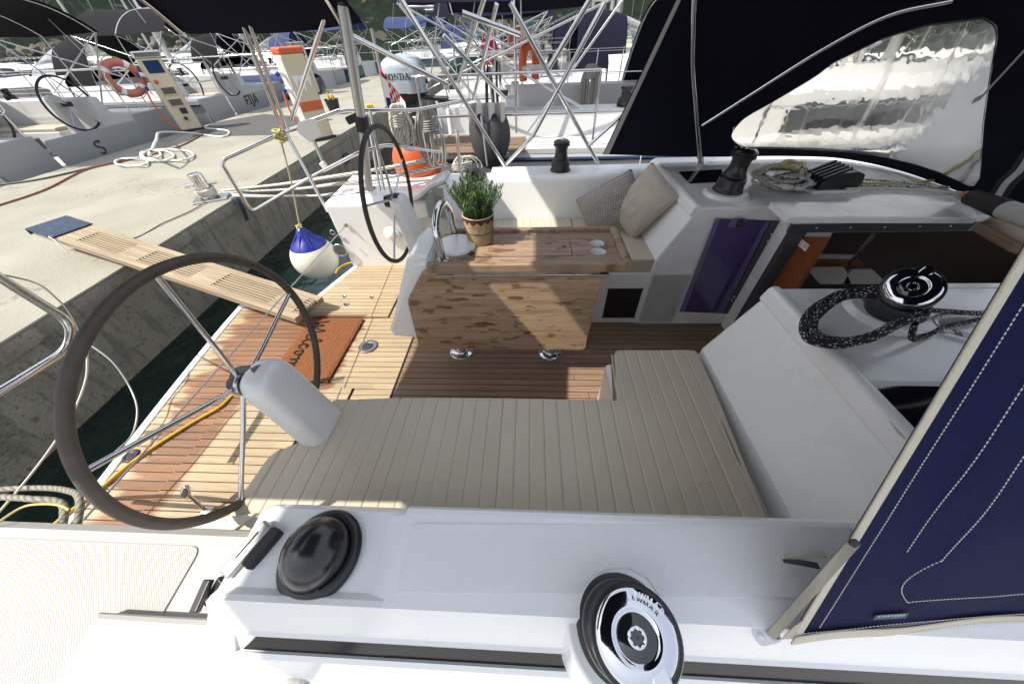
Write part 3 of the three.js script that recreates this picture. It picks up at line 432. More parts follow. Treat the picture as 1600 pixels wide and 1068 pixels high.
M.domeBlack = phy(0.012, 0.012, 0.013, 0.24, { clearcoat: 0.4, clearcoatRoughness: 0.2 });
// compass domes
function compass(label, p, n) { const g = thing('compass', label, 'compass', p); g.quaternion.setFromUnitVectors(V(0, 1, 0), v3(n).normalize());
  part('bezel', lathe([[0.0001, 0.001], [0.082, 0.001], [0.0825, 0.006], [0.078, 0.012], [0.072, 0.015], [0.066, 0.016]], 56), M.winch, g);
  part('dome', lathe(Array.from({ length: 14 }, (_, i) => { const a = i / 13 * Math.PI / 2; return [0.064 * Math.cos(a), 0.018 + 0.058 * Math.sin(a)]; }), 56), M.domeBlack, g); return g; }
{ const p = onY(499, 866, COAM - 0.014); compass('black domed compass on the near coaming beside the rope clutches', [p.x + 0.004, COAM - 0.0138, p.z], [-0.05, 1, 0.04]);
  const q = onZ(742, 288, -2.47); compass('black domed compass on the far coaming behind the potted plant', [q.x, 0.727, -2.49], [-0.1, 1, 0.35]); }

// rope clutches on the coaming end
{
  const g = thing('rope_clutch', 'rope clutch with brushed steel body and closed black handle on near coaming end', 'rope clutch', [0, 0, 0]);
  const y = COAM - 0.014; const q = [[388, 822], [427, 812], [370, 896], [352, 890]].map(([u, v]) => onY(u, v, y + 0.025));
  const c0 = onY(392, 856, y), dir = onY(427, 812, y).sub(onY(352, 890, y)); const an = Math.atan2(-dir.z, dir.x);
  g.position.copy(c0); g.position.y = y - 0.012; g.rotation.y = an; g.rotation.z = 0.12; const L = dir.length() * 1.0;
  part('body', [box(L, 0.028, 0.030, [0, 0.012, 0], [0, 0, 0], 0.005), box(L * 1.04, 0.006, 0.036, [0, -0.001, 0], [0, 0, 0], 0.002)], phy(0.42, 0.42, 0.41, 0.38, { metalness: 0.85 }), g);
  part('slot', box(L * 0.5, 0.003, 0.003, [L * 0.05, 0.0262, -0.002]), M.black, g);
  part('handle', [box(L * 0.72, 0.022, 0.022, [L * 0.16, 0.02, 0.030], [0, 0, 0], 0.004)], M.blackMatte, g);
  const h = thing('rope_clutch', 'black rope clutch with its lever up, lower of two on near coaming end', 'rope clutch', [0, 0, 0]);
  const c1 = onY(360, 914, y - 0.06); h.position.copy(c1); h.rotation.y = an; h.rotation.z = 0.35;
  part('base', box(0.082, 0.006, 0.05, [0, 0, 0], [0, 0, 0], 0.002), M.creamBox, h);
  part('cheek', box(0.085, 0.024, 0.016, [0, 0.014, 0.018], [0, 0, 0], 0.003), M.blackMatte, h);
  part('cam', [box(0.04, 0.022, 0.026, [-0.004, 0.018, -0.002], [0, 0, 0.1], 0.005)], M.black, h);
  for (let i = 0; i < 5; i++) part('fin', box(0.004, 0.018, 0.022, [-0.038 + i * 0.0075, 0.011, -0.010], [0, 0, 0.3], 0.001), M.steelDull, h);
  part('lever', box(0.052, 0.012, 0.018, [-0.018, 0.038, -0.012], [0, 0.5, -0.15], 0.003), M.black, h);
}

// ---------------------------------------------------------------- table
{
  const t = thing('cockpit_table', 'cockpit table with weathered teak top, one leaf folded down and two steel legs', 'table', [-0.03, 0, -1.38]); const q = (p) => v3(p).clone().sub(t.position);
  const woodTop = (seed, c0, c1, blots) => tex(1024, 512, (u, v) => { const x = u * 0.95, y = v * 0.5; // straight grain with cathedral arches, brown water marks
      const warp = 0.02 * fbm(x * 4, y * 6, seed, 3) + 0.05 * Math.exp(-(((x - 0.62) / 0.12) ** 2)) * (((y % 0.25) - 0.12) ** 2) * 30; const g = fbm(x * 3 + 1, (y + warp) * 90, seed + 3, 4), f = fbm(x * 12, (y + warp) * 300, seed + 8, 2);
      let c = mix3(c0, c1, clamp(1.5 * (g - 0.2))); c = mul3(c, 0.86 + 0.25 * fbm(x * 5, y * 10, seed + 5, 3)); c = mix3(c, mul3(c0, 0.55), 0.4 * smooth(0.6, 0.8, f));
      const b = fbm(x * 16 + 3, y * 44, seed + 13, 5), zone = fbm(x * 4 + 5, y * 6, seed + 17, 2); const k = smooth(0.60, 0.76, b + 0.26 * (zone - 0.5)) * blots; c = mix3(c, [0.14, 0.068, 0.034], 0.8 * k);
      for (const [bx, by, rx, ry] of [[0.40, 0.20, 0.07, 0.016], [0.22, 0.31, 0.03, 0.010], [0.56, 0.37, 0.045, 0.012], [0.62, 0.14, 0.02, 0.012]]) { const d = ((x - bx) / rx) ** 2 + ((y - by) / ry) ** 2 + 1.6 * (fbm(x * 40, y * 90, seed + 2, 3) - 0.5); c = mix3(c, [0.15, 0.052, 0.024], 0.9 * blots * (1 - smooth(0.6, 1.15, d))); } return c; });
  const mLeaf = std(1, 1, 1, 0.45, { map: woodTop(401, [0.31, 0.205, 0.122], [0.47, 0.34, 0.215], 1) }), mTop = std(1, 1, 1, 0.55, { map: woodTop(431, [0.24, 0.155, 0.094], [0.37, 0.26, 0.168], 1) });
  // folded leaf
  const L = [[660, 423, -1.232], [943, 424, -1.232], [914, 547, -1.246], [655, 545, -1.246], [636, 470, -1.238]].map(([u, v, z]) => onZ(u, v, z)); const lf = slab(L.map(q), 0.022, { bevel: 0.004, round: [0.03], up: [0, 0, 1] });
  const setPlan = (g, ox, oy, vert) => { const p = g.attributes.position, u = g.attributes.uv; for (let i = 0; i < p.count; i++) u.setXY(i, (p.getX(i) - ox) / 0.95, ((vert ? p.getY(i) : p.getZ(i)) - oy) / 0.5); return g; };
  const lg = slab(L.map(q), 0.022, { bevel: 0.004, round: 0.028, up: [0, 0, 1] }); raw('folding_leaf', setPlan(clean(lg), -0.6, 0.21, true), mLeaf, t);
  // teak top with raised fiddle edges, a lid and two cup holes
  const TY = 0.752; const tp = [[668, 414], [975, 413], [957, 366], [690, 356]].map(([u, v]) => onY(u, v, TY)); const W = (u, v, y = TY) => q(onY(u, v, y));
  const x0 = tp[0].x, x1 = tp[1].x, z1 = tp[0].z, z0 = -1.56; const cupA = onY(933, 379, TY), cupB = onY(935, 392, TY);
  const ring = (c, r) => Array.from({ length: 24 }, (_, i) => [c.x + r * Math.cos(i * 0.2618), c.z + r * Math.sin(i * 0.2618)]);
  const sh = extrude([[x0 + 0.02, -z1], [x1, -z1], [x1, -z0], [x0 + 0.02, -z0]], 0.024, 0, [ring(cupA, 0.036), ring(cupB, 0.036)].map((r) => r.map(([x, z]) => [x, -z]))); sh.rotateX(-Math.PI / 2); sh.translate(-t.position.x, TY - 0.024, -t.position.z); raw('top', setPlan(clean(sh), -0.5, -0.2), mTop, t);
  const fid = (pts) => pts; const fb = 0.022;
  const loc = (g) => g.translate(-t.position.x, 0, -t.position.z);
  for (const g of [span(x0, x1 + 0.01, TY - 0.026, TY + 0.018, z1 - 0.005, z1 + 0.03, 0.008), span(x0 + 0.05, x1, TY - 0.026, TY + 0.018, z0 - 0.028, z0 + 0.004, 0.008), profZ([[x1 - 0.005, TY - 0.026], [x1 + 0.034, TY - 0.026], [x1 + 0.038, TY + 0.010], [x1 + 0.02, TY + 0.024], [x1 - 0.008, TY + 0.018]], z0 - 0.02, z1 + 0.015, 0.004, 0.008)]) raw('fiddle', setPlan(clean(loc(g)), -0.7, -0.2), mTop, t);
  const lidA = onY(739, 401, TY), lidB = onY(889, 373, TY); part('lid_gap', loc(merge([span(lidA.x, lidB.x, TY, TY + 0.0012, lidA.z, lidA.z + 0.003), span(lidB.x, lidB.x + 0.003, TY, TY + 0.0012, lidA.z, lidB.z)])), M.caulk, t);
  const fh = onY(881.5, 384.5, TY); part('finger_hole', loc(lathe([[0.0001, 0.0015], [0.009, 0.0013]], 18, [fh.x, TY, fh.z])), M.blackMatte, t);
  part('cup_liner', [cupA, cupB].map((c) => loc(lathe([[0.0001, -0.07], [0.034, -0.07], [0.0355, -0.003]], 28, [c.x, TY, c.z]))), M.gelPlain, t);
  part('hinge_rail', loc(span(x0 + 0.06, x1 - 0.06, TY - 0.045, TY - 0.036, z1 + 0.012, z1 + 0.03, 0.002)), M.steel, t); for (const x of [x0 + 0.04, x1 - 0.14]) part('hinge', loc(span(x, x + 0.075, TY - 0.052, TY - 0.034, z1 + 0.010, z1 + 0.034, 0.002)), M.steelDull, t);
  // white moulded body and its slanted aft end
  part('body', loc(profZ([[-0.75, 0.30], [-0.58, 0.28], [0.30, 0.60], [0.33, TY - 0.03], [-0.44, TY - 0.03], [-0.47, TY + 0.01], [-0.53, TY + 0.0], [-0.76, 0.35]], -1.545, -1.262, 0.012)), M.gel, t);
  part('aft_moulding', loc(profZ([[-0.785, 0.30], [-0.755, 0.29], [-0.475, TY - 0.01], [-0.46, TY + 0.022], [-0.52, TY + 0.034], [-0.57, TY - 0.0]], -1.57, -1.30, 0.008, 0.012)), M.gel, t);
  const ds = onY(713, 381, TY + 0.012); part('moulded_cap', loc(merge([lathe([[0.0001, 0.02], [0.088, 0.02], [0.094, 0.014], [0.096, 0]], 40, [ds.x, TY, ds.z])])), M.gel, t);
  // chrome hand hoop over the aft end
  const h0 = onZ(692, 404, -1.285), h1 = onZ(717, 352, -1.53); part('hand_hoop', loc(rail([[h0.x, TY, -1.285], [h0.x - 0.012, TY + 0.145, -1.30], [h0.x - 0.008, TY + 0.20, -1.37], [h0.x, TY + 0.20, -1.46], [h0.x + 0.004, TY + 0.14, -1.535], [h0.x + 0.008, TY + 0.02, -1.54]], 0.017, 0.07, 14)), M.chrome, t);
  part('hoop_foot', loc(lathe([[0.0001, 0.012], [0.026, 0.012], [0.028, 0.006], [0.028, 0]], 24, [h0.x, TY, -1.285])), M.chrome, t);
  part('catch', loc(merge([box(0.03, 0.006, 0.012, [lidA.x - 0.01, TY + 0.006, lidA.z - 0.02], [0, 0.3, 0], 0.002), box(0.008, 0.006, 0.04, [lidA.x - 0.01, TY + 0.006, lidA.z - 0.025], [0, 0.1, 0], 0.002)])), M.black, t);
  for (const u of [721, 860]) { const f = onY(u, u < 800 ? 551 : 556, 0.0); const g = sub('leg', t); g.position.set(f.x - t.position.x, 0, -1.44 - t.position.z);
    part('tube', rod([0, 0.01, 0], [0, 0.62, 0], 0.034, 0.034, 28), M.chrome, g); part('flange', lathe([[0.0001, 0.012], [0.036, 0.012], [0.038, 0.026], [0.046, 0.026], [0.048, 0.012], [0.074, 0.010], [0.078, 0.006], [0.079, 0.0]], 40), M.chrome, g);
    part('screw', [0, 1, 2, 3].map((i) => lathe([[0.0001, 0.016], [0.006, 0.0145], [0.0075, 0.011]], 12, [0.060 * Math.cos(0.8 + i * 1.571), 0, 0.060 * Math.sin(0.8 + i * 1.571)])), M.steel, g); }
}

// ---------------------------------------------------------------- cushions: channels stitched side by side
function clipBand(poly, a, b) { const cut = (P, c, keep) => { const o = []; for (let i = 0; i < P.length; i++) { const p = P[i], n = P[(i + 1) % P.length], ip = keep(p[0]), iq = keep(n[0]); if (ip) o.push(p); if (ip !== iq) { const t = (c - p[0]) / (n[0] - p[0]); o.push([c, p[1] + t * (n[1] - p[1])]); } } return o; }; return cut(cut(poly, a, (x) => x >= a), b, (x) => x <= b); }
function cushion(name, label, outline, pitch, y, th, group, x00) { const g = thing(name, label, 'cushion', [outline[0][0], y - th, outline[0][1]]); const xs = outline.map((p) => p[0]), lo = Math.min(...xs), hi = Math.max(...xs); const gs = [];
  const zs = outline.map((p) => p[1]), zlo = Math.min(...zs), zhi = Math.max(...zs);
  for (let x = x00 ?? lo; x < hi - 1e-4; x += pitch) { const c = clipBand(outline, Math.max(x, lo), Math.min(x + pitch, hi)); if (c.length < 3) continue; const xa = Math.min(...c.map((p) => p[0])), xb = Math.max(...c.map((p) => p[0])); if (xb - xa < 0.014) continue; for (let q = c.length - 1; q >= 0 && c.length > 4; q--) { const n = c[(q + 1) % c.length]; if (Math.hypot(c[q][0] - n[0], c[q][1] - n[1]) < 0.015) c.splice(q, 1); }
    const e = extrude(c.map(([a, b]) => [a, -b]), th, 0.0036, [], 4, Math.min(0.0085, (xb - xa) * 0.25)); e.rotateX(-Math.PI / 2); e.translate(0, y - th, 0); const w = (R() - 0.5) * 0.0016; 
    gs.push(e.translate(0, w, 0)); }
  { const e = extrude(outline.map(([a, b]) => [a, -b]), th, 0.01, [], 3); e.rotateX(-Math.PI / 2); e.translate(0, y - th - 0.0035, 0); gs.push(e); }
  const m = part('cover', gs.map((q) => q.translate(-g.position.x, -g.position.y, -g.position.z)), M.vinyl, g); g.userData.group = group; return g; }
{
  const S = (u, v) => { const p = onY(u, v, SEAT); return [p.x, p.z]; };
  const back = -0.225, jx = S(781, 700)[0];
  const a = roundPoly([[S(366, 794)[0], back], S(368, 785), S(425, 704), S(470, 690), S(505, 624), S(640, 620), [jx, S(781, 621)[1]], [jx, back]], [0.0, 0.02, 0.06, 0.03, 0.07, 0.2, 0, 0]);
  cushion('seat_cushion', 'long taupe channelled vinyl seat cushion beside the near steering wheel', a, 0.0505, SEAT, 0.085, undefined, jx - 0.0505 * 22);
  const xr = S(1195, 798);
  const b = roundPoly([[jx + 0.0005, back], [jx + 0.0005, S(781, 621)[1]], [S(965, 622)[0] - 0.002, S(940, 624)[1]], S(960, 546), S(1092, 546), [xr[0], xr[1]], [xr[0] - 0.03, back]], [0, 0, 0, 0.03, 0.03, 0.04, 0.04]);
  const c2 = cushion('seat_cushion', 'L-shaped taupe channelled vinyl seat cushion against the near white backrest', b, 0.0505, SEAT, 0.085, undefined, jx + 0.0005);
  // piping and zip of the L end
  const P = (u, v, dy) => { const p = onY(u, v, SEAT); return V(p.x - c2.position.x, SEAT - dy - c2.position.y, p.z - c2.position.z); };
  part('piping', tube([P(957, 552, 0.010), P(960, 580, 0.010), P(966, 618, 0.010)], 0.0035), M.vinyl, c2);
  const pb = roundPoly([[-0.60, -2.325], [-0.60, -1.74], [0.30, -1.735], [0.30, -2.335]], [0.03, 0.05, 0, 0]);
  cushion('seat_cushion', 'taupe channelled seat cushion on the far bench behind the cockpit table', pb, 0.0505, SEAT, 0.085);
  cushion('seat_cushion', 'plain taupe seat cushion under the scatter cushions at the far bench end', roundPoly([[0.305, -2.335], [0.305, -1.728], [0.752, -1.728], [0.735, -2.335]], [0, 0.02, 0.04, 0.03]), 0.5, SEAT + 0.002, 0.087);
  const hb = thing('helm_cushion', 'grey helm seat cushion beside the far steering wheel and steel table hoop', 'cushion', [-0.73, 0.44, -2.2]); part('cover', sheet(Array.from({ length: 9 }, (_, i) => Array.from({ length: 9 }, (_, j) => { const a = i / 8 * 2 - 1, b = j / 8 * 2 - 1; return [0.13 * a, 0.03 + 0.05 * (1 - a ** 4) * (1 - b ** 4), 0.13 * b]; })), 0.02), M.vinyl, hb);
}
// scatter cushions
function pillow(name, label, p, w, h, t, e, mat) { const g = thing(name, label, 'cushion', p); g.rotation.set(...e, 'YXZ'); const n = 26, mk = (s) => Array.from({ length: n + 1 }, (_, i) => Array.from({ length: n + 1 }, (_, j) => { const a = i / n * 2 - 1, b = j / n * 2 - 1; const k = Math.pow(Math.max(0, (1 - a * a) * (1 - b * b)), 0.38); const pin = 1 - 0.10 * (1 - Math.abs(a)) * Math.abs(b) ** 3 - 0; const pin2 = 1 - 0.10 * (1 - Math.abs(b)) * Math.abs(a) ** 3; const wr = 0.010 * (fbm(a * 3 + 5 * s, b * 3 + p[0] * 9, 77, 3) - 0.5) * k * 2;
    return [w / 2 * b * pin2, h / 2 * a * pin, s * (t / 2 * k + wr)]; })); const A = sheet(mk(1), 0), B = sheet(mk(-1), 0); const bi = B.index.array; for (let i = 0; i < bi.length; i += 3) { const q = bi[i]; bi[i] = bi[i + 1]; bi[i + 1] = q; } B.computeVertexNormals(); raw('cover', [A, B], mat, g);
  const L = []; for (let k = 0; k <= 40; k++) { const f = k / 40 * 4, s = Math.floor(f) % 4, q = (f - Math.floor(f)) * 2 - 1; const [b, a] = s === 0 ? [q, -1] : s === 1 ? [1, q] : s === 2 ? [-q, 1] : [-1, -q]; L.push([w / 2 * b * (1 - 0.10 * (1 - Math.abs(b)) * Math.abs(a) ** 3), h / 2 * a * (1 - 0.10 * (1 - Math.abs(a)) * Math.abs(b) ** 3), 0]); } raw('seam', tube(L.slice(0, 40), 0.0035, { closed: true, seg: 160, rad: 6 }), mat, g); return g; }
const tHerr = tex(256, 256, (u, v) => { const a = u * 24, b = v * 24; const z = Math.abs(((a + (Math.floor(b) % 2 ? b : -b)) % 1 + 1) % 1 - 0.5) * 2; return mul3(mix3([0.16, 0.145, 0.13], [0.50, 0.46, 0.42], z), 0.85 + 0.3 * fbm(u * 30, v * 30, 3, 2, 30, 30)); });
const tLin = tex(256, 256, (u, v) => mul3([0.50, 0.44, 0.37], 0.88 + 0.10 * Math.sin(u * 402) * Math.sin(v * 402) + 0.14 * fbm(u * 8, v * 8, 6, 3, 8, 8)));
{ const c = onZ(956, 318, -2.18); pillow('scatter_cushion', 'grey-brown woven scatter cushion leaning on the far backrest', [c.x - 0.01, c.y - 0.005, -2.17], 0.37, 0.265, 0.10, [-0.22, -0.30, 0.58], std(1, 1, 1, 0.95, { map: scaleTex(tHerr, 2.6, 2.6), bumpMap: scaleTex(tWeave, 6, 6), bumpScale: 0.0015 }));
  const d = onZ(1004, 316, -2.06); pillow('scatter_cushion', 'plain beige linen scatter cushion tucked into the far corner', [d.x, d.y - 0.012, -2.07], 0.36, 0.27, 0.11, [-0.25, -0.85, 1.05], std(1, 1, 1, 0.92, { map: scaleTex(tLin, 3, 3), bumpMap: scaleTex(tWeave, 10, 10), bumpScale: 0.0008 })); }

// ---------------------------------------------------------------- plant in a woven basket
{
  const p = onY(749, 386, 0.752); const base = V(p.x, 0.7525, p.z - 0.065); const g = thing('potted_plant', 'bushy green rosemary in a woven straw basket with maroon zigzag rim on the table', 'plant', base.toArray());
  const H = 0.135, r0 = 0.058, r1 = 0.072; const tB = tex(256, 128, (u, v) => { const row = Math.floor(v * 22), colr = Math.floor(u * 48 + (row % 2) * 0.5); let c = mul3([0.44, 0.30, 0.155], 0.75 + 0.5 * hash(colr % 48, row, 3)); const zz = Math.abs(((u * 12) % 1) - 0.5) * 2; if (v > 0.76 + 0.12 * zz) c = mul3([0.10, 0.028, 0.035], 0.7 + 0.6 * hash(colr, row, 8)); else if (Math.abs(v - 0.42 - 0.02 * zz) < 0.035) c = mul3([0.13, 0.15, 0.13], 0.8 + 0.4 * hash(colr, row, 9)); return c; });
  const rows = Array.from({ length: 45 }, (_, i) => Array.from({ length: 97 }, (_, j) => { const t = i / 44, a = j / 96 * Math.PI * 2, rr = lerp(r0, r1, Math.pow(t, 0.7)) + 0.0022 * Math.cos(i * Math.PI) * Math.cos(j * Math.PI) + 0.0012 * Math.sin(i * 2.1); return [rr * Math.cos(a), t * H, -rr * Math.sin(a)]; }));
  const bs = sheet(rows, 0); const u = bs.attributes.uv; for (let i = 0; i < 45; i++) for (let j = 0; j < 97; j++) u.setXY(i * 97 + j, j / 96, i / 44); const mb = std(1, 1, 1, 0.85, { map: tB, side: THREE.DoubleSide }); raw('basket', bs, mb, g); part('rim', new THREE.TorusGeometry(r1, 0.004, 8, 48).rotateX(Math.PI / 2).translate(0, H, 0), std(0.45, 0.36, 0.26, 0.8), g); part('soil', lathe([[0.0001, H - 0.012], [r1 - 0.002, H - 0.014]], 28), std(0.05, 0.032, 0.02, 0.95), g);
  const stems = [], leaves = []; const rr = rng(91);
  for (let s = 0; s < 120; s++) { const a = rr() * 6.283, r = Math.sqrt(rr()) * 0.056, lean = 0.25 + 0.85 * r / 0.052 * rr(), h = 0.075 + 0.095 * rr() + (s % 9 === 0 ? 0.06 : 0); const P0 = V(r * Math.cos(a), H - 0.014, r * Math.sin(a)), dir = V(Math.cos(a) * 0.62 * lean + (rr() - 0.5) * 0.25, 1, Math.sin(a) * 0.62 * lean + (rr() - 0.5) * 0.25).normalize(); const pts = [0, 0.35, 0.7, 1].map((t) => P0.clone().addScaledVector(dir, h * t).add(V((rr() - 0.5) * 0.008 * t, -0.02 * t * t * lean * 0.5, (rr() - 0.5) * 0.008 * t))); stems.push(tube(pts, 0.0012, { seg: 6, rad: 5 }));
    const cv = new THREE.CatmullRomCurve3(pts); for (let k = 0; k < 40; k++) { const t = 0.12 + 0.88 * k / 33, c = cv.getPoint(t), ph = k * 2.4 + s, el = lerp(0.35, 1.15, t), ln = 0.026 * (0.75 + 0.5 * rr()) * (t > 0.93 ? 0.6 : 1); const d = V(Math.cos(ph) * Math.cos(el), Math.sin(el), Math.sin(ph) * Math.cos(el)); const w = V(-Math.sin(ph), 0, Math.cos(ph)).multiplyScalar(0.0021); const e = c.clone().addScaledVector(d, ln), m = c.clone().addScaledVector(d, ln * 0.5).add(V(0, 0.0008, 0)); leaves.push(c.x, c.y, c.z, m.x + w.x, m.y, m.z + w.z, e.x, e.y, e.z, c.x, c.y, c.z, e.x, e.y, e.z, m.x - w.x, m.y, m.z - w.z); } }
  part('stem', stems, std(0.12, 0.10, 0.05, 0.8), g); const lg = new THREE.BufferGeometry(); lg.setAttribute('position', new THREE.Float32BufferAttribute(leaves, 3)); lg.computeVertexNormals(); const cs = new Float32Array(leaves.length); for (let i = 0; i < leaves.length / 18; i++) { const k = 0.6 + 0.8 * hash(i, 3, 1), y = hash(i, 5, 2) * 0.4; for (let q = 0; q < 6; q++) { cs[i * 18 + q * 3] = (0.060 + 0.06 * y) * k; cs[i * 18 + q * 3 + 1] = 0.150 * k; cs[i * 18 + q * 3 + 2] = 0.034 * k; } } lg.setAttribute('color', new THREE.BufferAttribute(cs, 3));
  const lm = new THREE.Mesh(lg, std(1, 1, 1, 0.6, { vertexColors: true, side: THREE.DoubleSide })); lm.name = 'needles'; lm.userData.kind = 'stuff'; lm.castShadow = true; g.add(lm);
}

// ---------------------------------------------------------------- doormat with script lettering
{
  const c = [[567.5, 497.5], [512, 595.5], [430, 590], [489, 493]].map(([u, v]) => onY(u, v, 0.018)); const A = c[0], B = c[1]; const w = 0.40; const g = thing('doormat', 'rust-brown coir doormat with looping black lettering lying on the teak aft deck', 'doormat', [A.x - w / 2, 0.013, (A.z + B.z) / 2]);
  const len = Math.abs(B.z - A.z); const t = print(1024, 640, (k, W, H) => { k.fillStyle = '#74482a'; k.fillRect(0, 0, W, H); const rr = rng(5); for (let i = 0; i < 26000; i++) { const s = rr(); k.strokeStyle = s < 0.33 ? '#5f3416' : s < 0.66 ? '#96592c' : '#78451f'; k.lineWidth = 1.5; const x = rr() * W, y = rr() * H, a = rr() * 6.28; k.beginPath(); k.moveTo(x, y); k.lineTo(x + 9 * Math.cos(a), y + 9 * Math.sin(a)); k.stroke(); } });
  const tc = t; raw('pile', (() => { const q = sheet(Array.from({ length: 13 }, (_, i) => Array.from({ length: 19 }, (_, j) => [w * (i / 12 - 0.5), 0.003 + 0.0012 * (hash(i, j, 4) - 0.5), -len * (j / 18 - 0.5)])), 0.014); const u = q.attributes.uv, p = q.attributes.position; for (let i = 0; i < u.count; i++) u.setXY(i, 0.5 - p.getZ(i) / len, 0.5 + p.getX(i) / w); return q; })(), std(1, 1, 1, 1, { map: tc, bumpMap: tConcB, bumpScale: 0.006 }), g);
  // 'Welcome' in one looping brush stroke, read from the deck side
  const W0 = [[0, 0.9], [0.25, 0.1], [0.55, 0.75], [0.85, 0.1], [1.25, 1.05], [1.5, 0.35], [1.75, 0.32], [2.0, 0.55], [1.85, 0.72], [1.66, 0.45], [1.85, 0.12], [2.2, 0.25], [2.6, 1.15], [2.42, 1.25], [2.40, 0.3], [2.65, 0.12], [3.0, 0.5], [3.3, 0.6], [3.0, 0.62], [2.92, 0.25], [3.2, 0.1], [3.55, 0.45], [3.85, 0.6], [3.68, 0.3], [3.85, 0.1], [4.1, 0.3], [4.0, 0.6], [4.3, 0.5], [4.55, 0.6], [4.6, 0.12], [4.8, 0.6], [4.98, 0.58], [5.0, 0.12], [5.2, 0.6], [5.4, 0.56], [5.45, 0.14], [5.75, 0.35], [5.95, 0.6], [5.75, 0.6], [5.72, 0.2], [6.0, 0.1], [6.35, 0.35]];
  const k = len * 0.88 / 6.35; part('lettering', sheetRibbon(W0.map(([a, b]) => [-0.09 + 0.115 * (b - 0.5), -len * 0.44 + a * k]), 0.0062), std(0.012, 0.011, 0.01, 1), g);
  function sheetRibbon(pts, wd) { const cv = new THREE.CatmullRomCurve3(pts.map(([x, z]) => V(x, 0.0065, z)), false, 'centripetal'); const n = 260, rows = [[], []]; for (let i = 0; i <= n; i++) { const q = cv.getPoint(i / n), d = cv.getTangent(i / n), nn = V(-d.z, 0, d.x).normalize(); const ww = wd * (0.6 + 0.5 * Math.abs(d.x)) / 2; rows[0].push(q.clone().addScaledVector(nn, ww)); rows[1].push(q.clone().addScaledVector(nn, -ww)); } return sheet(rows, 0.004); }
}

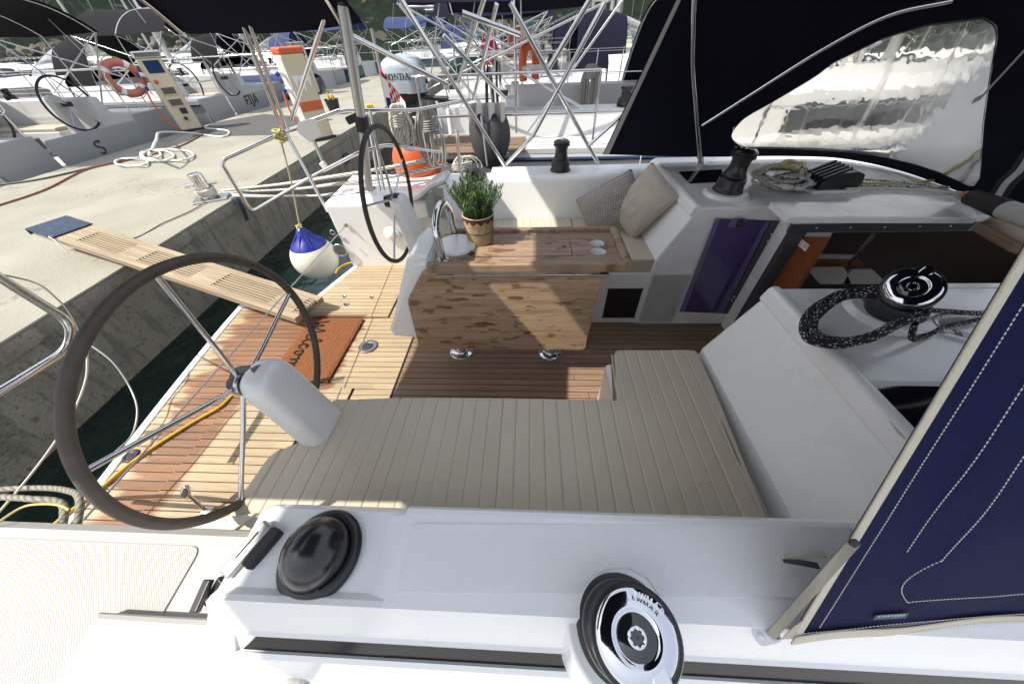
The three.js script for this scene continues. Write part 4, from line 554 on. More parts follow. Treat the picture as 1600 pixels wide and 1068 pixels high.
// ================================================================ SPRAYHOOD, BIMINI, RAILS
{
  const base = new THREE.CatmullRomCurve3([[0.50, 0.86, -2.50], [1.14, 0.83, -2.50], [1.75, 0.82, -2.50], [2.05, 0.815, -2.44], [2.22, 0.81, -2.22], [2.27, 0.805, -1.75], [2.28, 0.805, -1.28], [2.27, 0.80, -0.81], [2.20, 0.80, -0.34], [1.95, 0.80, -0.16], [1.30, 0.79, -0.115], [0.85, 0.782, -0.10], [0.435, 0.772, -0.055]].map((p) => V(...p)), false, 'centripetal');
  const top = new THREE.CatmullRomCurve3([[0.68, 1.60, -2.20], [1.05, 1.62, -2.18], [1.38, 1.62, -2.13], [1.60, 1.62, -2.02], [1.74, 1.63, -1.78], [1.82, 1.64, -1.5], [1.83, 1.645, -1.28], [1.82, 1.64, -1.0], [1.66, 1.62, -0.6], [1.45, 1.62, -0.47], [1.05, 1.62, -0.40], [0.78, 1.61, -0.41], [0.49, 1.60, -0.417]].map((p) => V(...p)), false, 'centripetal');
  const S = (s, t) => { const a = base.getPoint(s), b = top.getPoint(s); const o = a.lerp(b, t); const k = Math.sin(Math.PI * t) * 0.035 * smooth(0, 0.08, s) * smooth(1, 0.92, s); const c = V(1.1, o.y, -1.28).sub(o).setY(0).normalize(); const wr = s > 0.8 ? 0.0035 * smooth(0.8, 0.9, s) * Math.sin(Math.PI * Math.min(1, t * 1.1)) * (Math.sin((s * 7.2 - t * 0.55) * 21) + 0.5 * Math.sin((s * 6 - t * 0.8) * 37)) * smooth(1.0, 0.975, s) : 0; return o.addScaledVector(c, wr - k); };
  const inward = (s, t, d) => { const o = S(s, t); const c = V(1.1, o.y, -1.28).sub(o).setY(0).normalize(); return o.addScaledVector(c, d); };
  const px = (p) => { const q = p.clone().project(camera); return [(q.x + 1) * 800, (1 - q.y) * 534]; };
  const G = []; for (let i = 0; i <= 320; i++) for (let j = 0; j <= 60; j++) { const s = i / 320 * 0.6, t = j / 60 * 1.0; const [a, b] = px(S(s, t)); G.push([s, t, a, b]); }
  const inv = (u, v) => { let best = 1e9, r = [0, 0]; for (const [s, t, a, b] of G) { const d = (a - u) ** 2 + (b - v) ** 2; if (d < best) { best = d; r = [s, t]; } } return r; };
  const hood = thing('sprayhood', 'dark navy canvas sprayhood with clear vinyl windows over the cabin entrance at upper right', 'sprayhood', [1.2, ROOF, -1.28]);
  const L = (g) => g.translate(-hood.position.x, -hood.position.y, -hood.position.z);
  // window outline in the cloth, traced round the hood
  const w1 = [[1142, 206], [1146, 222], [1162, 232], [1300, 237], [1380, 245], [1470, 267], [1516, 289], [1527, 290], [1531, 275], [1538, 190], [1558, 62], [1556, 40], [1540, 31], [1450, 38], [1380, 58], [1300, 98], [1230, 143], [1165, 183]].map(([u, v]) => inv(u, v));
  const s0 = Math.min(...w1.map((p) => p[0])), s1 = Math.max(...w1.map((p) => p[0]));
  const lim = (s) => { const hits = []; for (let i = 0; i < w1.length; i++) { const a = w1[i], b = w1[(i + 1) % w1.length]; if ((a[0] <= s) !== (b[0] <= s)) hits.push(a[1] + (b[1] - a[1]) * (s - a[0]) / (b[0] - a[0])); } return hits.length >= 2 ? [Math.min(...hits), Math.max(...hits)] : null; };
  const win2 = [s1 + 0.035, 1 - (s1 + 0.035)], w2 = (s) => { const d = Math.min(s - win2[0], win2[1] - s); if (d < 0) return null; const r = smooth(0, 0.02, d); return [lerp(0.35, 0.07, r), lerp(0.6, 0.92, r)]; };
  const s3 = 1 - s1, s4 = 1 - s0, w3 = (s) => { const q = lim(1 - s); return q; };
  const N = 420, lower = [[], [], [], [], []], upper = [[], [], [], [], []], glass = [];
  let run = null; const runs = [];
  for (let i = 0; i <= N; i++) { const s = i / N, w = s < 0.5 ? (lim(s) || w2(s)) : (w3(s) || w2(s)); const [a, b] = w || [0.5, 0.5];
    for (let k = 0; k < 5; k++) { lower[k].push(S(s, a * k / 4)); upper[k].push(S(s, lerp(b, 1, k / 4))); }
    if (w && b - a > 0.004) { if (!run) { run = []; runs.push(run); } run.push([s, a, b]); } else run = null; }
  const cutN = Math.round(N * 0.70), lo = (a, f, t) => a.map((r) => r.slice(f, t)); part('canvas', [L(sheet(lo(lower, 0, cutN + 1), 0.0025)), L(sheet(lo(upper, 0, cutN + 1), 0.0025))], M.navyIn, hood); part('side_wing', [L(sheet(lo(lower, cutN), 0.0025)), L(sheet(lo(upper, cutN), 0.0025))], M.navy, hood);
  const tRip = tex(512, 512, (u, v) => fbm(u * 5, v * 14, 211, 5, 5, 14), { srgb: false }), tScr = tex(512, 512, (u, v) => 0.03 + 0.25 * smooth(0.6, 0.9, fbm(u * 40, v * 40, 217, 3, 40, 40)), { srgb: false });
  M.vinylClear = phy(0.90, 0.875, 0.80, 1, { transmission: 1, thickness: 0.004, ior: 1.35, roughnessMap: tScr });
  for (const r of runs) { if (r.length < 3) continue; const fine = []; for (let q = 0; q < r.length - 1; q++) for (const f of [0, 0.5]) fine.push([0, 1, 2].map((w) => lerp(r[q][w], r[q + 1][w], f))); fine.push(r[r.length - 1]);
    const skin = (seed, off) => Array.from({ length: 60 }, (_, k) => fine.map(([s, a, b]) => { const t = lerp(a - 0.004, b + 0.004, k / 59), o = S(s, t), c = V(1.1, o.y, -1.28).sub(o).setY(0).normalize(); return o.addScaledVector(c, off + 0.0013 * (fbm(s * 110, t * 15, seed, 3) - 0.5) + 0.0003 * (fbm(s * 60 + t * 40, t * 60, seed + 9, 2) - 0.5)); }));
    const A = skin(221, 0.004), B = skin(321, -0.004), ga = sheet(A, 0), gb = sheet(B, 0); { const q = gb.index.array; for (let w = 0; w < q.length; w += 3) { const e = q[w]; q[w] = q[w + 1]; q[w + 1] = e; } gb.computeVertexNormals(); } const m0 = A.length - 1, n0 = fine.length - 1, rimA = [...fine.map((_, j) => A[0][j]), ...A.slice(1).map((w) => w[n0]), ...fine.map((_, j) => A[m0][n0 - j]).slice(1), ...A.map((_, i) => A[m0 - i][0]).slice(1)], rimB = [...fine.map((_, j) => B[0][j]), ...B.slice(1).map((w) => w[n0]), ...fine.map((_, j) => B[m0][n0 - j]).slice(1), ...B.map((_, i) => B[m0 - i][0]).slice(1)];
    if (r[0][0] < 0.3) raw('window', [L(ga), L(gb), L(sheet([rimB, rimA], 0))], M.vinylClear, hood); else raw('window', L(sheet(A, 0)), M.clear, hood);
    // sewn dark border
    const ring = [...r.map(([s, a]) => S(s, a)), ...[...r].reverse().map(([s, , b]) => S(s, b))]; part('window_binding', L(tube(ring.filter((_, i) => i % 3 === 0), 0.004, { closed: true, seg: 260, rad: 6 })), M.blackMatte, hood); }
  // zip strips between the windows
  for (const sc of [s1 + 0.018, s3 - 0.018]) for (const [o, w, m] of [[0, 0.007, M.blackMatte], [0.0, 0.0024, M.lightGrey]]) { const rows = [[], []]; for (let i = 0; i <= 60; i++) { const t = i / 60, wob = 0.0008 * Math.sin(t * 40) ; rows[0].push(inward(sc + wob - w, t, m === M.blackMatte ? 0.004 : 0.007)); rows[1].push(inward(sc + wob + w, t, m === M.blackMatte ? 0.004 : 0.007)); } part('zip_strip', L(sheet(rows, 0.002)), m, hood); }
  // roof cloth
  const roof = []; for (let i = 0; i <= 24; i++) { const w = i / 24, row = []; for (let j = 0; j <= 14; j++) { const k = j / 14, a = top.getPoint(0.5 * k), b = top.getPoint(1 - 0.5 * k); const o = a.lerp(b, w); o.y += 0.26 * Math.sin(Math.PI * w) * (1 - k * k) ; row.push(o); } roof.push(row); }
  part('roof_cloth', L(sheet(roof, 0.003)), M.navyIn, hood);
  // light binding on both free edges and the hems
  const ribbon = (f, n, w, d) => { const rows = [[], []]; for (let i = 0; i <= n; i++) { const [s, t, ds, dt] = f(i / n); rows[0].push(inward(s, t, d)); rows[1].push(inward(s + ds, t + dt, d)); } return sheet(rows, 0.003); };
  part('edge_binding', L(ribbon((k) => [0, k, 0.0042, 0], 30, 0, 0.012)), phy(0.42, 0.42, 0.40, 0.7), hood);
  part('edge_binding', L(ribbon((k) => [1, k, -0.0024, 0], 40, 0, -0.0035)), M.tan, hood);
  part('hem_binding', L(ribbon((k) => [1 - 0.24 * k, -0.012 + 0.006 * Math.sin(k * 30), 0, 0.022], 70, 0, -0.0035)), M.tan, hood);
  // stitching and maker's tab on the near wing
  const st = []; const dash = (f, n) => { for (let i = 0; i < n; i++) { const [a, b] = f(i / n), [c, d] = f((i + 0.62) / n); st.push(rod(inward(a, b, -0.0042), inward(c, d, -0.0042), 0.0006, 0.0006, 5)); } };
  dash((k) => [1 - 0.0068, 0.03 + 0.95 * k], 170); dash((k) => [1 - 0.019, 0.22 + 0.76 * k], 120); dash((k) => [1 - 0.031, 0.2 + 0.78 * k], 130); dash((k) => [1 - 0.031 + 0.006 * Math.sin(k * 3.14), 0.2 - 0.115 * k], 24); dash((k) => [1 - 0.031 - 0.2 * k, 0.085 + 0.03 * Math.sqrt(k)], 190); dash((k) => [1 - 0.19 * k, 0.016], 150);
  part('stitching', L(merge(st)), M.thread, hood).userData.kind = 'stuff';
  { const g0 = onZ(1390, 955, -0.09), c = (() => { let best = 1e9, r; for (let i = 0; i <= 200; i++) for (let j = 0; j <= 60; j++) { const s = 1 - 0.2 * i / 200, t = 0.15 * j / 60, [a, b] = px(S(s, t)), d = (a - 1390) ** 2 + (b - 956) ** 2; if (d < best) { best = d; r = [s, t]; } } return r; })();
    const o = inward(c[0], c[1], -0.005), ri = inward(c[0] - 0.01, c[1], -0.005).sub(o), up = inward(c[0], c[1] + 0.05, -0.005).sub(o); const tb = print(256, 96, (k, w, h) => { k.fillStyle = '#2c4152'; k.fillRect(0, 0, w, h); k.fillStyle = '#aeb9c0'; k.font = 'bold 52px sans-serif'; k.textAlign = 'center'; k.fillText('CUSTOM', w / 2, 52); k.font = '20px sans-serif'; k.fillText('covers', w * 0.66, 82); }); raw('maker_tab', L(face(new THREE.PlaneGeometry(0.052, 0.014), o, ri, up)), std(1, 1, 1, 0.7, { map: tb }), hood); }
  // frame: bows and braces of stainless tube inside the cloth
  const bow = (pix, zz, r = 0.0125) => rail(pix.map(([u, v], i) => onZ(u, v, zz[i])), r, 0.08);
  part('bow', L(bow([[1095, 252], [1090, 200], [1082, 100], [1085, 0], [1092, -60]], [-2.40, -2.36, -2.24, -2.08, -2.0])), M.steel, hood);
  part('brace', L(tube([[1097, 196, -2.34], [1180, 143, -2.25], [1290, 74, -2.14], [1390, 23, -2.04], [1490, 0, -1.92]].map(([u, v, z]) => onZ(u, v, z)), 0.010, { seg: 40 })), M.steel, hood);
  part('bow_foot', L(merge([box(0.07, 0.012, 0.05, onZ(1096, 256, -2.46).toArray(), [0, 0, 0], 0.004), rod(onZ(1096, 256, -2.46), onZ(1094, 244, -2.46), 0.018)])), M.steel, hood);
  part('strap', L(ribbonPts([[1520, 158, -1.84], [1532, 152, -1.84], [1600, 78, -1.75], [1640, 40, -1.7]], 0.022)), phy(0.50, 0.48, 0.42, 0.7), hood);
  function ribbonPts(P, w) { const c = P.map(([u, v, z]) => onZ(u, v, z)); return sheet([c.map((p) => p.clone().add(V(0, w / 2, 0))), c.map((p) => p.clone().add(V(0.006, -w / 2, 0)))], 0.002); }
  // webbing tie-down at the near foot
  const f0 = onY(1188, 994, COAM - 0.01); part('foot_plate', L(merge([at(extrude(roundPoly([[-0.014, -0.012], [0.03, -0.012], [0.03, 0.012], [-0.014, 0.012]], 0.011), 0.004, 0.001), [f0.x, COAM - 0.006, f0.z], [-Math.PI / 2, 0, 0.2]), lathe([[0.0001, 0.004], [0.004, 0.003], [0.005, 0]], 12, [f0.x - 0.003, COAM - 0.002, f0.z])])), M.gelPlain, hood);
  const f1 = inward(0.9994, 0.25, -0.007), w0 = V(f0.x + 0.012, COAM + 0.0, f0.z); const side = V(0.0045, 0, 0.004);
  part('tie_strap', L(sheet([[w0.clone().sub(side), w0.clone().lerp(f1, 0.5).sub(side), f1.clone().sub(side)], [w0.clone().add(side), w0.clone().lerp(f1, 0.5).add(side), f1.clone().add(side)]], 0.002)), M.webbing, hood);
  const tri = [V(f0.x + 0.02, COAM, f0.z + 0.002), inward(0.999, 0.0, -0.001), inward(0.999, 0.07, -0.001)]; part('foot_patch', L(sheet([[tri[0], tri[0].clone().lerp(tri[1], 0.5), tri[1]], [tri[0].clone().add(V(0.004, 0.008, 0)), tri[0].clone().lerp(tri[2], 0.5), tri[2]]], 0.002)), M.webbing, hood);
  part('buckle', L(box(0.012, 0.007, 0.010, f1.toArray(), [0, 0.5, 0.3], 0.004)), M.black, hood);
  for (const [a, b, m] of [[[1290, 866], [1225, 870], M.webbing], [[1280, 884], [1224, 876], M.blackMatte]]) { const p = onY(...a, COAM + 0.04), q = onY(...b, COAM + 0.012); part('strap_end', L(sheet([[p.clone().add(V(0, 0, -0.005)), p.clone().lerp(q, 0.5).add(V(0, 0.004, -0.005)), q.clone().add(V(0, 0, -0.003))], [p.clone().add(V(0, 0, 0.005)), p.clone().lerp(q, 0.5).add(V(0, 0.004, 0.005)), q.clone().add(V(0, 0, 0.003))]], 0.0015)), m, hood); }
}
// ---------------------------------------------------------------- bimini over the helms (its near half lies above the picture, and shades the cockpit)
{
  const b = thing('bimini', 'dark navy bimini awning on stainless bows at the top edge above the far helm', 'awning', [-1.5, 1.95, -1.28]); const L = (g) => g.translate(-b.position.x, -b.position.y, -b.position.z);
  const arch = (w) => 1.95 - 0.40 * Math.pow(Math.abs(w), 3.2) ; const Z = (w) => -1.28 + 1.24 * w;
  const cloth = (xa, xb) => { const rows = []; for (let i = 0; i <= 32; i++) { const w = i / 16 - 1, row = []; for (let j = 0; j <= 12; j++) { const k = j / 12; row.push(V(lerp(xa(w), xb(w), k), arch(w) - 0.025 * Math.sin(Math.PI * k) - 0.004 * Math.sin(w * 40), Z(w))); } rows.push(row); } return sheet(rows, 0.004); };
  part('canopy', L(cloth((w) => -2.05 + 0.02 * w * w, (w) => -1.05 + 0.10 * Math.pow(Math.abs(w), 4))), M.navyIn, b);
  { const rows = []; const HY = 3.0; for (let i = 0; i <= 40; i++) { const w = i / 20 - 1, z = (w < 0 ? -1.28 + 1.15 * w : -1.28 + 1.75 * w) + 0.2 * (HY - 1.95), xa = -0.775 - 0.67 * (HY - 1.95) - 0.52 * smooth(0.50, 0.65, w), row = []; for (let j = 0; j <= 12; j++) { const k = j / 12; row.push(V(lerp(xa, 0.62 - 0.67 * (HY - 1.95) + 0.22, k), HY - 0.12 * w * w - 0.03 * Math.sin(Math.PI * k), z)); } rows.push(row); } part('boom_awning', L(sheet(rows, 0.004)), M.navyIn, b); for (const [x, z] of [[-1.4, -2.2], [-0.05, -2.2], [-0.05, 0.3]]) part('guy', L(rod([x, HY - 0.1, z], [x - 0.1, 9, -1.28], 0.004, 0.004, 5)), M.steelDull, b); }
  for (const x of [-2.03, -1.07]) part('bow', L(tube(Array.from({ length: 33 }, (_, i) => { const w = i / 16 - 1; return [x, arch(w) - 0.018, Z(w)]; }), 0.0125, { seg: 80 })), M.steel, b);
  const T = (a, za, c, zc, r = 0.0125) => part('strut', L(rod(onZ(...a, za), onZ(...c, zc), r)), M.steel, b);
  T([513, 8], -2.48, [455, 187], -2.62); T([368, 8], -2.48, [440, 203], -2.62); T([384, 22], -2.48, [447, 200], -2.62, 0.011);
  T([625, -4], -2.48, [797, 272], -2.62); T([797, 4], -2.46, [935, 256], -2.58); T([550, 56], -2.55, [700, 132], -2.75, 0.014); T([945, 4], -2.46, [833, 212], -2.55); T([833, 212], -2.55, [791, 256], -2.62); T([924, -4], -2.44, [858, 106], -2.52, 0.014); T([722, 20], -2.5, [812, 54], -2.6, 0.014); T([693, 55], -2.55, [788, 153], -2.75, 0.013); T([776, 6], -2.6, [740, 155], -2.85, 0.013); T([757, -3], -2.6, [715, 128], -2.85, 0.013); T([920, 227], -2.52, [985, 168], -2.5, 0.011);
}
// aluminium pole at the port quarter
{ const p = thing('aerial_pole', 'thick matt aluminium pole with black clamp rising behind the far steering wheel', 'pole', onZ(577, 296, -2.52).toArray()); const L = (g) => g.translate(-p.position.x, -p.position.y, -p.position.z); const a = onZ(577, 296, -2.52), m = onZ(565, 190, -2.5), c = onZ(535, 8, -2.46);
  part('pole', L(rod(a, m, 0.026, 0.026, 20)), M.alu, p); part('upper_pole', L(rod(m, c, 0.031, 0.031, 20)), M.alu, p); part('clamp', L(merge([rod(m.clone().lerp(c, -0.10), m.clone().lerp(c, 0.06), 0.042, 0.042, 16), box(0.09, 0.045, 0.05, [m.x - 0.05, m.y + 0.02, m.z], [0, 0, 0.3], 0.01)])), M.blackMatte, p); part('cap', L(rod(c, c.clone().add(V(0.01, 0.12, 0)), 0.036, 0.036, 16)), M.black, p); }
// pushpits
{
  const P = thing('pushpit', 'bent stainless pushpit rail at the far quarter, with a rope knot and white bracket plate', 'guard rail', [-2.0, 0.58, -2.6]); const L = (g) => g.translate(-P.position.x, -P.position.y, -P.position.z);
  const pts = [onZ(735, 155, -2.85), onZ(650, 172, -2.8), onZ(535, 172, -2.72), onZ(437, 209, -2.62), onX(343, 251, -2.16), onX(393, 331, -2.16), onZ(490, 274, -2.58), onZ(556, 240, -2.62), onZ(602, 226, -2.68), onZ(690, 237, -2.78)];
  part('rail', L(rail(pts, 0.0125, 0.05)), M.steel, P); part('leg', L(rod(onZ(447, 208, -2.62), onZ(512, 331, -2.5), 0.0125)), M.steel, P); part('leg', L(rod(onZ(578, 172, -2.74), onZ(600, 297, -2.66), 0.011)), M.steel, P); part('leg', L(rod(onZ(573, 178, -2.74), onZ(594, 298, -2.66), 0.011)), M.steel, P);
  part('cross_tube', L(rod(onZ(475, 192, -2.66), onZ(532, 172, -2.72), 0.014)), M.steel, P); part('plate_arm', L(rod(onZ(490, 220, -2.62), onZ(508, 262, -2.6), 0.012)), M.steelDull, P);
  const c = [[463, 192], [491, 184], [502, 211], [482, 224], [465, 215]].map(([u, v]) => onZ(u, v, -2.60)); part('bracket_plate', L(slab(c, 0.014, { bevel: 0.003, round: 0.02, up: [0, 0.3, 1] })), M.gelPlain, P); part('clamp', L(box(0.045, 0.05, 0.03, onZ(506, 258, -2.6).toArray(), [0, 0, 0.4], 0.008)), M.gelPlain, P);
  const S = thing('pushpit', 'bent stainless pushpit rail end at the left edge, in front of the pier wall', 'guard rail', [-1.9, 0.5, -0.75]); const K = (g) => g.translate(-S.position.x, -S.position.y, -S.position.z); const x = -1.9;
  part('rail', K(rail([onX(-130, 350, x), onX(0, 434, x), onX(112, 503, x), onX(106, 545, x), onX(0, 611, x), onX(-90, 662, x)], 0.0145, 0.05)), M.steel, S); part('wire', K(rail([onX(-130, 356, x + 0.02), onX(0, 441, x + 0.02), onX(105, 506, x + 0.02), onX(100, 548, x + 0.02), onX(0, 616, x + 0.02), onX(-90, 668, x + 0.02)], 0.004, 0.05)), M.steelDull, S);
}
// ---------------------------------------------------------------- gangway plank
{
  const b0 = onY(437, 496, 0.10), b1 = onY(492, 466, 0.10), t0 = onY(92, 384, 0.34), t1 = onY(145, 354, 0.34); const A = b0.clone().add(b1).multiplyScalar(0.5), B = t0.clone().add(t1).multiplyScalar(0.5); const g = thing('gangway', 'slatted weathered teak gangway plank with blue carpet end bridging boat and pier', 'gangway', A.toArray());
  const d = B.clone().sub(A), len = d.length() + 0.10; const m = new THREE.Matrix4().makeBasis(d.clone().normalize(), V(0, 1, 0).addScaledVector(d.clone().normalize(), -d.clone().normalize().y).normalize(), d.clone().normalize().cross(V(0, 1, 0)).normalize()); g.quaternion.setFromRotationMatrix(m); g.position.copy(A).addScaledVector(d.clone().normalize(), -0.12);
  const W = b0.distanceTo(b1) * 0.98, H = 0.045; const LL = len + 0.12; const st = (w, x0, x1, z, k, y0 = 0, h = H) => { const q = clean(box(x1 - x0, h, w, [(x0 + x1) / 2, y0 + h / 2, z], [0, 0, 0], 0.004)); worldUV(q); const u = q.attributes.uv; for (let i = 0; i < u.count; i++) u.setXY(i, u.getX(i) * 0.8 + k, u.getY(i)); return q; };
  for (const s of [-1, 1]) raw('side_rail', st(0.05, 0, LL + 0.18, s * (W / 2 - 0.025), s), M.plank[0], g);
  const inner = W - 0.1, ns = 7, pw = inner / ns; for (let i = 0; i < ns; i++) raw('slat', st(pw * 0.50, 0.02, LL, -inner / 2 + (i + 0.5) * pw, i * 0.37, 0.004, H - 0.006), M.plank[1 + i % 2], g);
  for (const f of [0.07, 0.36, 0.66, 0.93]) raw('cross_board', st(inner, f * LL - 0.11, f * LL + 0.11, 0, f * 3, 0.002, H - 0.002), M.plank[0], g);
  part('carpet_end', [box(0.34, 0.012, W + 0.02, [LL + 0.05, H + 0.007, 0], [0, 0, 0], 0.004), box(0.012, 0.05, W + 0.02, [LL + 0.224, H - 0.018, 0], [0, 0, 0], 0.004)], M.carpetBlue, g);
  part('lashing', tube([[LL - 0.10, H, -W / 2 + 0.02], [LL - 0.14, H + 0.03, -W / 2 - 0.02], [LL - 0.22, H + 0.02, -W / 2 - 0.03], [LL - 0.3, H - 0.06, -W / 2 - 0.05]], 0.004), M.rope, g);
}
// ---------------------------------------------------------------- hoses, mooring lines, coils
const line = (name, label, category, pts, r, mat, o = {}) => { const m = raw(name, tube(pts, r, { seg: Math.max(24, pts.length * 12), rad: o.rad || 7, vrep: o.vrep || 1 / (r * 12) }), mat, null); tag(m, label, category, o.group); return m; };
line('deck_hose', 'yellow hose running diagonally across the wet teak under the near wheel', 'hose', [onY(362, 618, 0.012), onY(345, 634, 0.012), onY(300, 660, 0.012), onY(215, 715, 0.012), onY(150, 768, 0.012), onY(100, 806, 0.012), onY(60, 840, 0.012)], 0.0085, M.hoseYellow);
line('deck_hose', 'yellow hose lying along the foot of the far white quarter box', 'hose', [onY(524, 428, 0.02), onY(529, 419, 0.02), onY(545, 411, 0.02), onY(590, 409.5, 0.02), onY(640, 410, 0.02)], 0.0085, M.hoseYellow);
line('mooring_line', 'thick grey-beige mooring rope leading off the near quarter at left edge', 'rope', [onY(-60, 768, 0.3), onY(0, 764, 0.3), onY(60, 762, 0.32), onY(104, 766, 0.38), onY(124, 780, 0.44), V(onY(135, 795, 0.5).x, 0.47, -0.22)], 0.010, M.ropeWorn);
line('mooring_line', 'worn grey mooring rope just below the plain one at left edge', 'rope', [onY(-60, 770, 0.36), onY(0, 776, 0.38), onY(45, 779, 0.42), onY(95, 786, 0.44), V(onY(118, 797, 0.5).x, 0.48, -0.22)], 0.010, M.ropeWorn);
line('mooring_line', 'yellow-green line curving over the near quarter edge at far left', 'rope', [onY(-40, 845, 0.556), onY(5, 810, 0.558), onY(35, 792, 0.557), onY(70, 787, 0.557), onY(96, 790, 0.556), onY(108, 797, 0.556)], 0.0035, M.ropeYellow);
line('thin_line', 'thin white line hanging from the rail down behind the near wheel rim', 'rope', [onX(136, 545, -1.95), onX(134, 590, -1.95), onX(113, 645, -1.92), onX(75, 705, -1.9), onX(28, 765, -1.9), onX(-20, 820, -1.9)], 0.004, M.rope);
line('thin_line', 'thin wire looping from pier cleat to the near quarter inside the wheel', 'rope', [onX(140, 538, -2.4), onX(175, 565, -2.3), onX(205, 610, -2.2), onX(214, 645, -2.1), onX(205, 680, -2.05), onX(180, 705, -2.0)], 0.004, M.wireCoat);
line('thin_line', 'thin dark cable curving over the pier edge to the near rail end', 'rope', [onX(0, 428, -3.3), onX(50, 440, -3.2), onX(90, 468, -2.9), onX(112, 495, -2.5), onX(124, 520, -2.1)], 0.005, std(0.06, 0.06, 0.055, 0.7));
line('guard_wire', 'thin guard wire crossing the stern from the far quarter bolt', 'wire', [onZ(540, 352, -2.465), onZ(130, 812, -0.26)], 0.0035, M.steelDull);
line('mooring_line', 'upper of the thick white mooring ropes from far quarter to pier bollard', 'rope', [onZ(700, 243, -2.9), onZ(600, 263, -2.85), onZ(500, 279, -2.85), onX(420, 290, -3.0), onX(345, 298, -3.72)], 0.015, M.ropeTwist);
line('mooring_line', 'second thick white mooring rope, just under the uppermost one', 'rope', [onZ(700, 256, -2.9), onZ(600, 278, -2.85), onZ(530, 287, -2.85), onX(450, 296, -2.9), onX(340, 302, -3.72)], 0.015, M.ropeTwist);
line('mooring_line', 'third mooring rope reaching the far quarter box edge', 'rope', [onZ(585, 293, -2.7), onZ(545, 299, -2.75), onX(480, 306, -2.7), onX(410, 306, -3.0), onX(345, 302, -3.74)], 0.014, M.ropeTwist);
line('mooring_line', 'lowest sagging mooring rope between far quarter box and bollard', 'rope', [onZ(560, 302, -2.66), onX(500, 306, -2.6), onX(420, 307, -2.9), onX(345, 305, -3.75)], 0.014, M.ropeTwist);
{ // fender with its lanyard
  const c = onX(492, 402, -2.02), tp = onX(485, 350, -2.02); const g = thing('fender', 'white ball fender with deep blue top hanging between far quarter and pier', 'fender', [c.x, c.y - 0.2, c.z]); const r = 0.198;
  const pr = Array.from({ length: 15 }, (_, i) => { const a = -Math.PI / 2 + i / 14 * 2.25; return [r * Math.cos(a), 0.2 + r * Math.sin(a)]; }); part('ball', lathe(pr, 48), M.fender, g); const a0 = -Math.PI / 2 + 2.25, e = pr[14]; part('cap', [lathe([[e[0] + 0.001, e[1] - 0.002], [e[0] * 0.86, e[1] + 0.035], [e[0] * 0.58, e[1] + 0.07], [e[0] * 0.36, e[1] + 0.105], [e[0] * 0.28, e[1] + 0.145], [0.02, e[1] + 0.165], [0.0001, e[1] + 0.166]], 40), ...Array.from({ length: 8 }, (_, i) => rod([e[0] * 0.9 * Math.cos(i * 0.785), e[1] + 0.02, e[0] * 0.9 * Math.sin(i * 0.785)], [0.03 * Math.cos(i * 0.785), e[1] + 0.14, 0.03 * Math.sin(i * 0.785)], 0.009, 0.006, 6))], M.blueDeep, g);
  const k = V(0, e[1] + 0.16, 0), kn = onZ(437, 212, -2.6).sub(g.position); part('lanyard', tube([k, k.clone().lerp(kn, 0.5).add(V(0.01, 0, 0)), kn], 0.006, { seg: 30 }), M.ropeTan, g); part('knot', [tube(Array.from({ length: 26 }, (_, i) => [kn.x + 0.028 * Math.cos(i * 0.95) + 0.008 * Math.sin(i * 2.3), kn.y + 0.035 * Math.sin(i * 0.6), kn.z + 0.028 * Math.sin(i * 0.95)]), 0.009, { seg: 150, rad: 6 }), tube(Array.from({ length: 18 }, (_, i) => [k.x + 0.02 * Math.cos(i), k.y + 0.01 + 0.02 * Math.sin(i * 0.7), k.z + 0.02 * Math.sin(i)]), 0.006, { seg: 90, rad: 6 })], M.ropeYellow, g); }
{ // black rope coil on the near roof winch
  const g = thing('rope_coil', 'black rope with white flecks coiled in a flat loop round the near roof winch', 'rope', [roofWinch.x, ROOF, roofWinch.z]); const L = (q) => q.translate(-g.position.x, -g.position.y, -g.position.z); const path = [[1432, 470, .10], [1370, 456, .09], [1318, 462, .07], [1280, 482, .05], [1262, 508, .035], [1272, 530, .03], [1310, 537, .035], [1355, 528, .05], [1405, 505, .08], [1438, 490, .10]]; const rr = rng(17);
  for (let s = 0; s < 9; s++) { const oy = (rr() - 0.3) * 0.03, k = 0.86 + 0.26 * rr(), ox = (rr() - 0.5) * 0.016; const pts = path.map(([u, v, h]) => onY(1352 + (u - 1352) * k + (rr() - 0.5) * 6, 500 + (v - 500) * k + (rr() - 0.5) * 6, ROOF + Math.max(0.012, h + oy * (0.4 + h * 6)))); raw('turn', L(tube(pts, 0.0085, { closed: true, seg: 120, rad: 8, vrep: 12 })), M.ropeBlack, g); }
  raw('tail', L(tube([onY(1430, 505, ROOF + 0.08), onY(1425, 528, ROOF + 0.03), onY(1440, 528, ROOF + 0.012), onY(1475, 512, ROOF + 0.012), onY(1530, 499, ROOF + 0.012)], 0.0075, { vrep: 12 })), M.ropeBlack, g); raw('tail', L(tube([onY(1438, 484, ROOF + 0.05), onY(1480, 486, ROOF + 0.03), onY(1530, 490, ROOF + 0.02)], 0.0075, { vrep: 12 })), M.ropeBlack, g);
  line('sheet_end', 'grey flecked rope bight beside the black coil on the near coachroof', 'rope', [onY(1540, 488, ROOF + 0.012), onY(1490, 490, ROOF + 0.012), onY(1458, 498, ROOF + 0.013), onY(1462, 510, ROOF + 0.013), onY(1490, 518, ROOF + 0.012), onY(1540, 530, ROOF + 0.012)], 0.0075, M.ropeFleck); }
